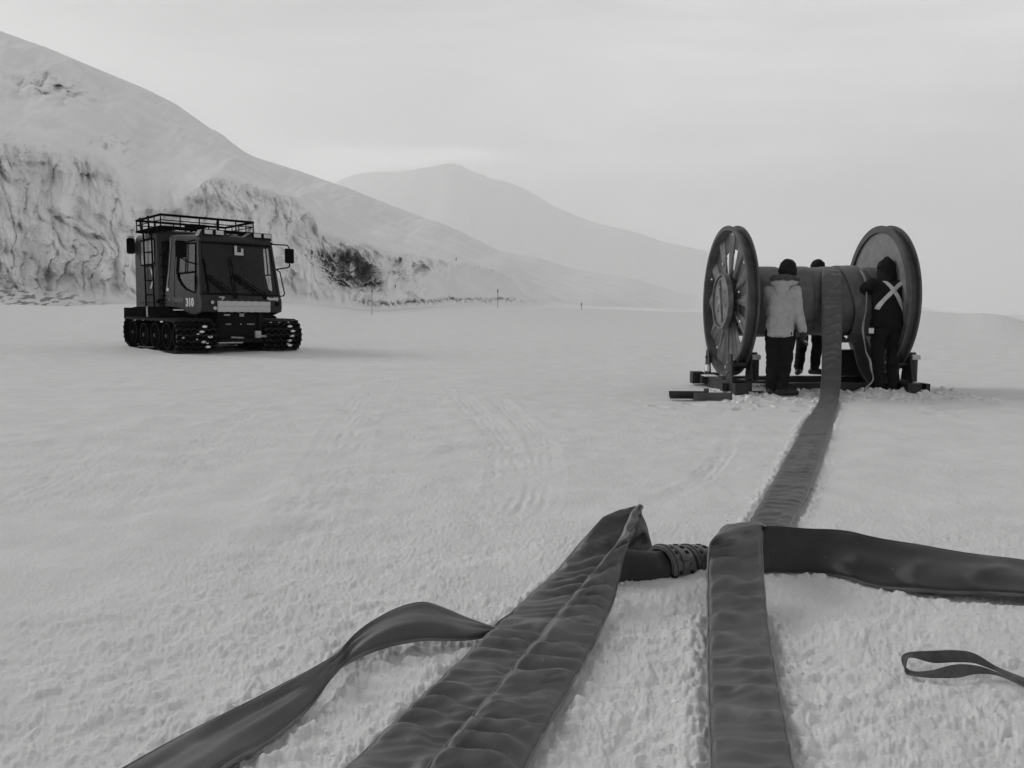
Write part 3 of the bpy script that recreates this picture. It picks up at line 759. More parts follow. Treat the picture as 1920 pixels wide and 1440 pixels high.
# ------------------------------------------------------------------ far mountain
MS = [(250, 560), (400, 470), (520, 400), (600, 355), (640, 336), (668, 326), (700, 322), (750, 322), (775, 318), (805, 313), (845, 305), (862, 309), (885, 321), (920, 334), (965, 345), (1010, 368), (1040, 388), (1065, 398), (1110, 416), (1150, 426), (1185, 433), (1240, 452), (1320, 470), (1400, 492), (1480, 515), (1600, 545), (1730, 575), (1760, 583), (1900, 590)]
um = np.linspace(250, 1900, 420)
ms = np.interp(um, [s[0] for s in MS], [s[1] for s in MS])
ms = smooth1(ms, 5) + .9 * fbm(um * .05, um * 0, 3, 77) * (um < 1100)
rows = 130
MD = 9000.0
PM = np.zeros((rows + 12, len(um), 3)); sun_streaks = np.zeros((rows + 12, len(um)))
for i in range(rows):
    t = i / (rows - 1)
    v = 592 + (ms - 592) * t
    d = MD * (0.72 + 0.28 * t ** 1.2)
    w = np.clip(t * (1 - t) * 4, 0, 1)
    d = d + w * 90 * ridged(um * 0.012 + t * .6, t * 2.0 + um * 0.002, 4, 401) * (1 - 0.3 * t)
    x = (um - 960) / F_PX; y = -(v - 720) / F_PX
    a = cp + y * sp; b = -sp + y * cp
    PM[i, :, 0] = x / a * d; PM[i, :, 1] = d; PM[i, :, 2] = CAM_H + b / a * d
    stre = sstep(0.25, 0.7, ridged((um - 0.9 * (v - 300)) * 0.05, v * 0.012, 3, 411)) * np.exp(-(((um - 700 + (v - 345) * .7) / 62) ** 4)) * sstep(385, 350, v) if False else 0
    loc = np.exp(-(((um - 705 + (v - 345) * 0.6) / 60) ** 4)) * (1 - sstep(350, 388, v))
    sun_streaks[i] = loc * sstep(0.0, 0.5, ridged((um + 1.25 * (v - 300)) * 0.028, (um - v) * 0.008, 3, 411))  # sunlit streaks of the slope painted in as lighter colour
for k in range(12):
    t = (k + 1) / 12
    q = PM[rows - 1].copy(); s = 1 + 0.25 * t; q[:, :2] *= s; q[:, 2] = q[:, 2] * (1 - t * t) - t * 60
    PM[rows + k] = q
mo = grid_mesh('mountain', PM, FARM, attr=sun_streaks)
props(mo, 'pale far mountain behind the hill', None, None, 'structure')

# ------------------------------------------------------------------ hoses
Le, Re = edges(RUN)
th = [.014] * len(RUN)
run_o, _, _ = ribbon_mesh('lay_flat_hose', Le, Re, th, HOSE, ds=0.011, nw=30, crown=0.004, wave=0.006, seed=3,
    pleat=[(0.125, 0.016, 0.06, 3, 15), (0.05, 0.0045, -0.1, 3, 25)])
props(run_o, 'flat dark hose running from the big reel to the centre foreground', 'hose')
Le, Re = edges(STAND)
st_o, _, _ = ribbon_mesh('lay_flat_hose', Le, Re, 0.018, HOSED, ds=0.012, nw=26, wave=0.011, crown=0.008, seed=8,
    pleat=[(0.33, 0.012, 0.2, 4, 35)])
props(st_o, 'dark hose standing on edge and running off to the right', 'hose')
Le, Re = edges(LOOPA)
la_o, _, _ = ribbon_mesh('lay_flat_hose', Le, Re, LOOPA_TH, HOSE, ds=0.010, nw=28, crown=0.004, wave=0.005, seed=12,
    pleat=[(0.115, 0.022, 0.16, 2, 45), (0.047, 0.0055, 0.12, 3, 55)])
props(la_o, 'left strip of the paired hoses, looping up and back down into the coupling', 'hose')
Le, Re = edges(LOOPB)
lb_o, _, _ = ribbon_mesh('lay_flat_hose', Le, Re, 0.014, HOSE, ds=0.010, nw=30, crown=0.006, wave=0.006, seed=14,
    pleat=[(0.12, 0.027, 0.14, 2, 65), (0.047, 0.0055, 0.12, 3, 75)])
props(lb_o, 'right strip of the paired hoses, rippled, rising to the peak of the loop', 'hose')
Le, Re = edges(ARCH)
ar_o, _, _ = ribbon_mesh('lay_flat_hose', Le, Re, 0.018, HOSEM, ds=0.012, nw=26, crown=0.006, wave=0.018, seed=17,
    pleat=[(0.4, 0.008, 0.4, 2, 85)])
props(ar_o, 'leftmost hose, twisted into a low arch above the snow', 'hose')
for o in (run_o, st_o, la_o, lb_o, ar_o): o['group'] = 'flat fuel hoses in the foreground'

# coupling between the looped hose and the standing hose
c0 = Vector(pd(1232, 1066, 3.30)); c1 = Vector(pd(1338, 1060, 3.50))
ax = (c1 - c0).normalized()
cp_t = thing('hose_coupling', 'black clamped coupling joining two hoses behind the loop', 'coupling', c0)
cp_t.rotation_euler = ax.to_track_quat('X', 'Z').to_euler()
CL = (c1 - c0).length
bm = bmesh.new()
lathe(bm, [(-0.03, .0), (-0.03, .066), (0.0, .070), (CL, .070), (CL + .02, .06), (CL + .02, 0)], seg=32, closed=False)
obj('pipe', bm, BLACK, cp_t, 40)
bm = bmesh.new()
rings = []
for i in range(13):
    t = i / 12; x = -.24 + .245 * t; e = t * t * (3 - 2 * t)
    rz_ = .098 - .024 * e; ry_ = .016 + .058 * e
    rings.append([bm.verts.new((x, ry_ * math.cos(a) * (1 + .30 * (1 - e * .8) * math.sin(3 * a + 5 * t)), rz_ * math.sin(a) * (1 + .04 * math.cos(5 * a + 4 * t)) - .006 * (1 - e))) for a in [2 * math.pi * k / 32 for k in range(32)]])
for A, B in zip(rings[:-1], rings[1:]):
    for k in range(32): bm.faces.new((A[k], A[(k + 1) % 32], B[(k + 1) % 32], B[k]))
bm.faces.new(rings[0]); bm.faces.new(rings[-1][::-1])
obj('hose_neck', bm, HOSED, cp_t, 50)
CLAMP = mat('clamp_rubberised', 0.10, 0.34, var=0.3, vscale=30)
for x0, x1, r in ((0.005, 0.140, 0.097), (0.160, 0.285, 0.094)):
    bm = bmesh.new()
    for a0 in (0.15, math.pi + 0.15):
        lathe(bm, [(x0, r - .016), (x0, r - .003), (x0 + .008, r), (x0 + .05, r), (x0 + .054, r - .006), (x0 + .060, r - .006), (x0 + .064, r), (x1 - .008, r), (x1, r - .003), (x1, r - .016)], seg=24, a0=a0, a1=a0 + math.pi - 0.10)
        lathe(bm, [(x0 + .018, r - .001), (x0 + .018, r + .006), (x0 + .024, r + .006), (x0 + .024, r - .001)], seg=24, a0=a0 + .05, a1=a0 + math.pi - 0.2)
    c = obj('clamp', bm, CLAMP, cp_t, 35)
    bm = bmesh.new()
    for a in (-0.5, -0.15, .25, .6, 1.5, 1.85, 2.3, 2.7, 3.3, 4.0, 5.2):
        for xx_ in (x0 + .036, x1 - .03):
            M = Matrix.Rotation(a, 4, 'X') @ Matrix.Translation((xx_, 0, r + .0005))
            add_box(bm, (-.009, -.007, -.004), (.009, .007, .0022), M)
    obj('slot', bm, PAINT_D, c)
    bm = bmesh.new()
    for a in (.9, 3.2):
        M = Matrix.Rotation(a, 4, 'X') @ Matrix.Translation(((x0 + x1) / 2, 0, r + .006))
        add_box(bm, (-.018, -.012, -.01), (.018, .012, .004), M)
    obj('bolt_lug', bm, CLAMP, c, bevel=.002)

# strap loop on the right
strap = [((1960, 1296), (1960, 1304), 0), ((1925, 1281), (1925, 1290), 0), ((1872, 1262), (1872, 1267), 0), ((1830, 1248), (1832, 1264), 0), ((1790, 1246), (1792, 1271), 0), ((1745, 1257), (1745, 1271), 0),
         ((1712, 1259), (1712, 1267), 0), ((1697, 1250), (1699, 1262), 0), ((1690, 1237), (1700, 1244), 1), ((1694, 1227), (1704, 1234), 2), ((1712, 1222), (1716, 1234), 3),
         ((1750, 1220), (1750, 1243), 3), ((1792, 1219), (1792, 1242), 3), ((1826, 1225), (1828, 1244), 3), ((1868, 1250), (1868, 1258), 3), ((1925, 1273), (1925, 1282), 3), ((1960, 1290), (1960, 1297), 3)]
Ls, Rs = [], []
for i, (a, b, k) in enumerate(strap):
    off = (0, .03, .06, .085)[k] + (-.055 * sstep(12, 16, i) if k == 3 else 0)
    base = pz(b[0], b[1], 0.012)
    if i >= 15: base = pz(b[0], b[1], .024)
    elif k: base = pd(b[0], b[1], pz(1745, 1271, .012)[1] + off)
    Rs.append(base); Ls.append(pd(a[0], a[1], base[1] + 0.015))
sl, _, _ = ribbon_mesh('lifting_strap', np.array(Ls), np.array(Rs), 0.005, WEB, ds=0.01, nw=12, wave=0.002, seed=30)
props(sl, 'grey webbing strap loop lying on the snow at the right edge', 'strap')

# ------------------------------------------------------------------ snow crumbs beside hoses and round the reel
rng = np.random.default_rng(5)
tmp = bmesh.new(); bmesh.ops.create_icosphere(tmp, subdivisions=1, radius=1); tv = np.array([v.co[:] for v in tmp.verts]); tf = np.array([[v.index for v in f.verts] for f in tmp.faces]); tmp.free()
pos = []
nf = len(FOOTP)
for k in range(6500):
    p = FOOTP[rng.integers(nf)]
    q = p + rng.normal(0, 0.09, 2)
    pos.append((q[0], q[1], 0.0025 + abs(rng.normal(0, 0.003))))
for k in range(900):
    q = (rng.uniform(2.6, 6.0), rng.uniform(9.7, 11.2)); pos.append((q[0], q[1], abs(rng.normal(0.02, 0.012))))
pos = np.array(pos)
dcr = np.full(len(pos), 9.0)
for s in range(0, len(pos), 1000):
    dcr[s:s + 1000] = np.sqrt(((pos[s:s + 1000, None, :2] - FOOTP[None]) ** 2).sum(-1).min(1))
pos = pos[(dcr > 0.030 + pos[:, 2])]
gz = ground_detail(pos[:, 0], pos[:, 1])
hp2 = np.exp(-(((pos[:, 0] - 4.2) / 2.0) ** 4 + ((pos[:, 1] - 10.85) / 0.6) ** 4)) * sstep(2.5, 3.1, pos[:, 0])
gz = gz + hp2 * (0.05 + 0.07 * np.clip(fbm(pos[:, 0] * 3.5, pos[:, 1] * 3.5, 4, 101), -0.4, 1))
VV = []; FF = []
for k, (x, y, s) in enumerate(pos):
    s = max(s, 0.0025)
    j = tv * (1 + rng.uniform(-.3, .3, (len(tv), 1))) * s * np.array([rng.uniform(.8, 1.5), rng.uniform(.8, 1.3), rng.uniform(.6, 1.0)])
    VV.append(j + np.array([x, y, gz[k] - s * 0.1])); FF.append(tf + k * len(tv))
cr = link_mesh('snow_crumbs', np.vstack(VV), [tuple(map(int, f)) for f in np.vstack(FF)], CRUMB, smooth=True)
props(cr, 'loose crumbs of snow scattered round the hoses and the reel', 'snow', None, 'stuff')

# ------------------------------------------------------------------ hose reel
RD = 11.3; RZ = 1.25; RX0 = 2.97; RX1 = 5.25; RRAD = 1.04; TW = 0.15
reel = thing('hose_reel', 'large steel hose reel with two spoked flanges on a low frame', 'hose reel', (0, RD, 0))
HOLES = {}
def flange(x, sgn):
    """x: outer face; sgn: +1 when the inside of the reel lies towards +X"""
    s = sgn
    f = bpy.data.objects.new('flange', None); C.objects.link(f); f.parent = reel; f.location = (x, 0, RZ); f.rotation_euler = (0, 0, R(2.2) if sgn > 0 else R(-1.0))
    bm = bmesh.new()
    lathe(bm, [(0, RRAD), (0, RRAD - .055), (s * .10, RRAD - .088), (s * .16, RRAD - .088), (s * .16, RRAD), (s * .145, RRAD + .004), (s * .132, RRAD), (s * .125, RRAD - .065), (s * .035, RRAD - .065), (s * .028, RRAD), (s * .015, RRAD + .004)], seg=128)
    obj('rim', bm, REELP, f, 30)
    # inner plate with openings
    bm = bmesh.new()
    n = 72; rad = [0.08, 0.40, 0.44, 0.50, 0.58, 0.66, 0.72, 0.98]
    xs = (s * .115, s * .130)
    grid = {}
    for side in (0, 1):
        for i in range(n):
            a = 2 * math.pi * i / n
            for j, r in enumerate(rad):
                grid[side, i, j] = bm.verts.new((xs[side], r * math.cos(a), r * math.sin(a)))
    def open_(i, j):
        a = (i + .5) / n * 12
        k = int(a); fr = a - k - 0.5
        if k % 12 not in ((1, 2, 3, 6, 7) if s > 0 else (7,)): return False
        if k % 12 in (1, 6) and j > 3: return False
        wd = (0, .45, .45, .45, .45, .30, 0)[j]
        return abs(fr) < wd
    for i in range(n):
        i2 = (i + 1) % n
        for j in range(len(rad) - 1):
            if open_(i, j):
                for (ii, jj, edge) in ((i - 1, j, ((i, j), (i, j + 1))), (i + 1, j, ((i2, j), (i2, j + 1))), (i, j - 1, ((i, j), (i2, j))), (i, j + 1, ((i, j + 1), (i2, j + 1)))):
                    if not open_(ii % n, max(0, min(jj, 6))):
                        e0, e1 = edge
                        bm.faces.new((grid[0, e0[0], e0[1]], grid[0, e1[0], e1[1]], grid[1, e1[0], e1[1]], grid[1, e0[0], e0[1]]))
                continue
            bm.faces.new((grid[0, i, j], grid[0, i, j + 1], grid[0, i2, j + 1], grid[0, i2, j]))
            bm.faces.new((grid[1, i, j], grid[1, i2, j], grid[1, i2, j + 1], grid[1, i, j + 1]))
    obj('web_plate', bm, REELP if s > 0 else REELF, f)
    # spokes: folded channels, wide at the rim
    for k in range(12):
        a = 2 * math.pi * k / 12 + 0.0
        bm = bmesh.new()
        ca, sa = math.cos(a), math.sin(a)
        def P3(r, w, xo): return bm.verts.new((xo, r * ca - w * sa, r * sa + w * ca))
        r0, r1 = 0.30, RRAD - .088
        w0, w1 = 0.035, 0.135
        xo, xi = s * .070, s * .112
        # ridge along the middle, wings falling back to the plate
        A = [P3(r0, -w0, xi), P3(r0, -w0 * .35, xo), P3(r0, w0 * .35, xo), P3(r0, w0, xi)]
        B = [P3(r1, -w1, xi), P3(r1, -w1 * .12, xo), P3(r1, w1 * .12, xo), P3(r1, w1, xi)]
        for q in range(3): bm.faces.new((A[q], A[q + 1], B[q + 1], B[q]))
        bm.faces.new((A[3], A[0], B[0], B[3])); bm.faces.new(A[::-1]); bm.faces.new(B)
        obj('spoke', bm, SPOKE, f)
    bm = bmesh.new()
    lathe(bm, [(-s * .03, 0.0), (-s * .03, .33), (-s * .025, .345), (-s * .005, .345), (-s * .005, .365), (-s * .05, .365), (-s * .05, .385), (s * .02, .39), (s * .02, 0)], seg=64, closed=False)
    h = obj('hub_plate', bm, HUBM, f, 30)
    bm = bmesh.new()
    add_box(bm, (-s * .036, -.035, .06), (-s * .031, .035, .30), Matrix.Rotation(R(-14), 4, 'X'))
    add_box(bm, (-s * .036, -.035, -.30), (-s * .031, .035, -.06), Matrix.Rotation(R(-14), 4, 'X'))
    obj('slot', bm, FRAME, h)
    bm = bmesh.new()
    for k in range(6):
        a = k * math.pi / 3 + .3
        add_cyl(bm, (-s * .03, .2 * math.cos(a), .2 * math.sin(a)), (-s * .045, .2 * math.cos(a), .2 * math.sin(a)), .014, seg=8)
    add_cyl(bm, (-s * .03, 0, 0), (-s * .06, 0, 0), .05, seg=16)
    obj('bolt', bm, STEEL, h)
    bm = bmesh.new()
    for k, a in enumerate((.4, 1.1, 1.75, 2.5, 2.9, 3.6, 4.3, 4.75, 5.3, 5.9)):
        r = (.87, .6, .93, .84, .5, .62, .9, .93, .8, .55)[k]
        M = Matrix.Translation((s * .06, r * math.cos(a), r * math.sin(a))) @ Matrix.Rotation(a, 4, 'X')
        bmesh.ops.create_icosphere(bm, subdivisions=1, radius=.022, matrix=M @ Matrix.Diagonal((.6, 1.3, .7, 1)))
    obj('snow_lump', bm, CRUMB, f)
    return f
flange(RX0, 1)
flange(RX1, -1)
bm = bmesh.new(); add_cyl(bm, (RX0 + .1, 0, RZ), (RX1 - .1, 0, RZ), .36, seg=48)
obj('drum', bm, REELP, reel, 30)
# frame: two end beams along Y, cross beams, cradles with rollers
bm = bmesh.new()
for x in (RX0 + .02, RX1 - .02):
    add_box(bm, (x - .09, -.95, .02), (x + .09, 1.0, .17))
for y, z in ((-.55, .15), (.6, .15)):
    add_box(bm, (RX0 - .15, y - .07, .04), (RX1 + .30, y + .07, z))
add_box(bm, (RX0 - .24, .75, .02), (RX0 - .071, .95, .20))
add_box(bm, (RX0 + .1, -.78, .02), (RX0 + .55, -.62, .19))
add_box(bm, (RX1 + .26, -.7, .0), (RX1 + .32, -.5, .148))
obj('base_frame', bm, FRAME, reel, bevel=.006)
for x in (RX0 + .08, RX1 - .08):
    for sy in (-1, 1):
        bm = bmesh.new()
        yb = sy * .60
        for dx in (-.13, .13):
            vs = [(x + dx - .012, yb - .16, .172), (x + dx - .012, yb + .16, .172), (x + dx - .012, yb + .08, .54), (x + dx - .012, yb - .08, .54)]
            A = [bm.verts.new(v) for v in vs]; B = [bm.verts.new((v[0] + .024, v[1], v[2])) for v in vs]
            bm.faces.new(A[::-1]); bm.faces.new(B)
            for q in range(4): bm.faces.new((A[q], A[(q + 1) % 4], B[(q + 1) % 4], B[q]))
        add_box(bm, (x - .118, yb - .12, .176), (x + .118, yb + .12, .2))
        st_ = obj('roller_stand', bm, FRAME, reel, bevel=.004)
        bm = bmesh.new(); add_cyl(bm, (x - .11, yb * .97, .40), (x + .11, yb * .97, .40), .055, seg=20)
        obj('roller', bm, FRAME, st_, 30)
        bm = bmesh.new()
        for dx in (-.15, .15):
            for z in (.30, .43): add_cyl(bm, (x + dx, yb, z), (x + dx - .02 * (1 if dx < 0 else -1), yb, z), .018, seg=8)
        add_box(bm, (x + .145, yb - .1, .47), (x + .25, yb + .02, .53)) if sy < 0 else None
        obj('bolt', bm, STEEL if sy < 0 else FRAME, st_)
# tall guard post at each inner side
for x in (RX0 + .33, RX1 + .22):
    bm = bmesh.new()
    add_cyl(bm, (x, -.35, .15), (x, -.35, .52), .085, seg=20); add_cyl(bm, (x, -.35, .52), (x, -.35, .55), .06, seg=20)
    obj('drive_motor', bm, FRAME, reel, 30, bevel=0)
bm = bmesh.new(); add_box(bm, (4.78, .35, .17), (5.12, .6, .55)); add_cyl(bm, (4.55, .4, .4), (4.8, .4, .4), .03); add_cyl(bm, (4.62, .2, .22), (4.8, .4, .3), .02)
obj('gear_box', bm, FRAME, reel, 30, bevel=.01)
bm = bmesh.new(); add_box(bm, (RX0 + .20, -.785, .06), (RX0 + .44, -.781, .16))
lab = obj('warning_label', bm, WHITE, reel)
text_mesh('warning_text', 'CAUTION', .052, FRAME, lab, Matrix.Translation((RX0 + .32, -.787, .125)) @ Matrix.Rotation(math.pi / 2, 4, 'X'), bold=.002, depth=.0005)
bm = bmesh.new(); add_box(bm, (RX0 - .28, -.2, .205), (RX0 - .10, .05, .215)); add_box(bm, (RX0 - .165, .18, .25), (RX0 - .13, .30, .34))
obj('snow_patch', bm, CRUMB, reel)

# hose wound on the drum (several overlapping wraps), one mesh
def wound():
    bm = bmesh.new()
    wraps = [(RX0 + .28, .27, .452, .02), (RX0 + .52, .30, .472, .10), (RX0 + .77, .27, .454, .12), (RX0 + 1.02, .29, .474, .12),
             (RX0 + 1.27, .27, .456, .06), (RX0 + 1.52, .28, .470, .10), (RX0 + 1.78, .27, .452, .05), (RX0 + 2.00, .18, .462, .02)]
    for k, (xc, w, r, skew) in enumerate(wraps):
        n = 96; rings = []
        for i in range(n):
            a = 2 * math.pi * i / n
            cs = []
            for (dx, dr) in ((-.5, -.02), (-.5, .0), (-.47, .007), (-.25, .010), (0, .011), (.25, .010), (.47, .007), (.5, 0), (.5, -.02)):
                rr = r + dr + .006 * math.sin(3 * a + k) + .004 * math.sin(7 * a + 2 * k)
                # bulge where the slack hangs below
                rr += .012 * max(0, -math.sin(a))
                x = xc + dx * w + skew * math.sin(a + .6 * k) * .5 + .004 * math.sin(9 * a + k * 3)
                cs.append(bm.verts.new((x, rr * math.cos(a), RZ + rr * math.sin(a))))
            rings.append(cs)
        m = len(rings[0])
        for i in range(n):
            A = rings[i]; B = rings[(i + 1) % n]
            for j in range(m - 1): bm.faces.new((A[j], A[j + 1], B[j + 1], B[j]))
    o = obj('wound_hose', bm, HOSEW, None, 40)
    o.location = (0, RD, 0)
    return o
wh = wound()
props(wh, 'flat hose wound in overlapping bands round the reel drum', 'hose')
# slack turn at the right, hanging off the drum
Lp = []; Rp = []
cx = 4.60
slack = [(-.30, .47, -.03, .15, .02), (.2, .50, .00, .24, .0), (.75, .50, 0, .25, .0), (1.3, .49, .02, .26, 0), (1.8, .49, .04, .26, .0), (2.3, .49, .05, .26, 0), (2.8, .50, .07, .25, 0), (3.3, .53, .12, .23, 0), (3.9, .56, .14, .22, 0), (4.4, .58, .10, .22, 0), (4.9, .55, .04, .24, 0), (5.5, .50, .0, .25, 0)]
for a, r, sh, w, _ in slack:
    y = r * math.cos(a); z = RZ + r * math.sin(a)
    Lp.append((cx + sh - w / 2, RD + y, z)); Rp.append((cx + sh + w / 2, RD + y - .03, z))
s1, _, _ = ribbon_mesh('lay_flat_hose', np.array(Lp), np.array(Rp),   .014, HOSEW, ds=.02, nw=16, wave=.01, seed=44)
props(s1, 'slack turn of hose bulging off the right part of the drum', 'hose')
HANG = [((1597, 612, 'd', 11.75), (1640, 612, 'd', 11.75)), ((1600, 650, 'd', 11.5), (1640, 650, 'd', 11.45)), ((1606, 680, 'd', 11.2), (1640, 678, 'd', 11.2)), ((1616, 702, 'd', 10.95), (1638, 700, 'd', 11.0)),
        ((1626, 718, 'd', 10.75), (1640, 712, 'd', 10.85)), ((1618, 733, 'd', 10.5), (1634, 728, 'd', 10.6)), ((1622, 741, 'd', 10.35), (1640, 738, 'd', 10.42))]
Le, Re = edges(HANG)
s2, _, _ = ribbon_mesh('lay_flat_hose', Le, Re, .014, HOSE, ds=.02, nw=14, wave=.01, seed=46)
props(s2, 'free end of hose hanging below the drum beside the person in black', 'hose')
EDGEM = mat('lit_edge_tone', 0.33, 0.8, var=.3, vscale=20)  # pale ribbon added to paint the light along the hanging hose edge
tp = [pd(u, v, d) for u, v, d in ((1612, 506, 10.95), (1620, 522, 10.80), (1624, 545, 10.72), (1623, 580, 10.66), (1617, 606, 10.62), (1616, 622, 10.6), (1620, 640, 10.55), (1623, 660, 10.52), (1629, 675, 10.5), (1632, 692, 10.48), (1636, 704, 10.46), (1635, 714, 10.44), (1624, 725, 10.42), (1620, 733, 10.40), (1625, 741, 10.36), (1636, 745, 10.32))]
Lp = np.array(tp); Rp = Lp + np.array([[.022 + .012 * math.sin(i * 1.7), .008, .0] for i in range(len(tp))])
s3, _, _ = ribbon_mesh('lit_hose_edge', Lp, Rp, .012, EDGEM, ds=.02, nw=8, wave=.004, seed=48)
props(s3, 'pale strip for the lit hose edge, hanging in waves from the drum beside the person in black', 'strap')

# steel trough and board on the snow
tr = thing('steel_trough', 'short dark half-round trough with a board, lying on the snow left of the reel', 'trough', tuple(pz(1254, 749, 0)), R(-3))
bm = bmesh.new()
lathe(bm, [(0, .085), (0, .095), (.46, .095), (.46, .085)], seg=16, origin=(0.02, .05, .10), a0=math.pi * .98, a1=math.pi * 1.98)
obj('shell', bm, FRAME, tr, 40)
bm = bmesh.new(); add_box(bm, (.30, -.05, .0), (.78, -.02, .095)); add_box(bm, (.30, -.02, .0), (.78, .09, .02)); add_box(bm, (.44, .0, .09), (.50, .04, .14))
obj('board', bm, REELP, tr, bevel=.003)

# ------------------------------------------------------------------ marker flags
def marker(u, vb, vt, d, label, small=False):
    b = pd(u, vb, d); top = pd(u + 1, vt, d)
    h = top[2] - b[2]
    t = thing('marker_flag', label, 'flag', tuple(b), 0, 'marker flags on poles in the snow')
    bm = bmesh.new(); add_cyl(bm, (0, 0, -.3), (top[0] - b[0], 0, h), .022 * d / 90, seg=6)
    obj('pole', bm, DARKC, t)
    bm = bmesh.new()
    w = 5.0 / 1500 * d * .6; hh = 7 / 1500 * d * (.7 if small else 1)
    x0 = top[0] - b[0]
    pts = [(x0, 0, h), (x0, 0, h - hh), (x0 - w * .8, .05, h - hh * .95), (x0 - w * .15, .02, h - hh * .1)]
    A = [bm.verts.new(p) for p in pts]; B = [bm.verts.new((p[0], p[1] + .03, p[2])) for p in pts]
    bm.faces.new(A[::-1]); bm.faces.new(B)
    for q in range(4): bm.faces.new((A[q], A[(q + 1) % 4], B[(q + 1) % 4], B[q]))
    obj('flag', bm, DARKC, t)
marker(697, 585, 541, 75, 'dark flag on the tallest pole, standing before the dark hollow in the ice')
marker(933, 573, 541, 110, 'dark flag on a pole midway along the foot of the hill')
marker(1090, 578, 567, 150, 'short distant flag, rightmost at the foot of the hill', True)
marker(741, 538, 533, 118, 'tiny flag on the snow bank just right of the dark hollow', True)
marker(855, 487, 482, 150, 'tiny flag high above the right end of the ice cliff', True)

# ------------------------------------------------------------------ tracked vehicle
PHI = R(42)
org = pz(456, 667, 0)          # ground point under the middle of the front of the tracks
V_ = thing('snow_groomer', 'dark tracked snow vehicle numbered 310 with a roof rack', 'snow vehicle')
org_l = pz(335, 668, 0)
lat = np.array([math.cos(PHI), math.sin(PHI), 0])
cpos = org_l + lat * 1.66
V_.location = (cpos[0], cpos[1], 0.0)
V_.rotation_euler = (0, R(0.5), PHI)
ZB = 0.0
def xs_(z, w=1.08):             # half width of the cab at height z
    return w - 0.10 * max(0, (z - 1.5)) / 1.5
def part(name, m, fn, parent=V_, smooth=None, bevel=0.0):
    bm = bmesh.new(); fn(bm); return obj(name, bm, m, parent, smooth, bevel)
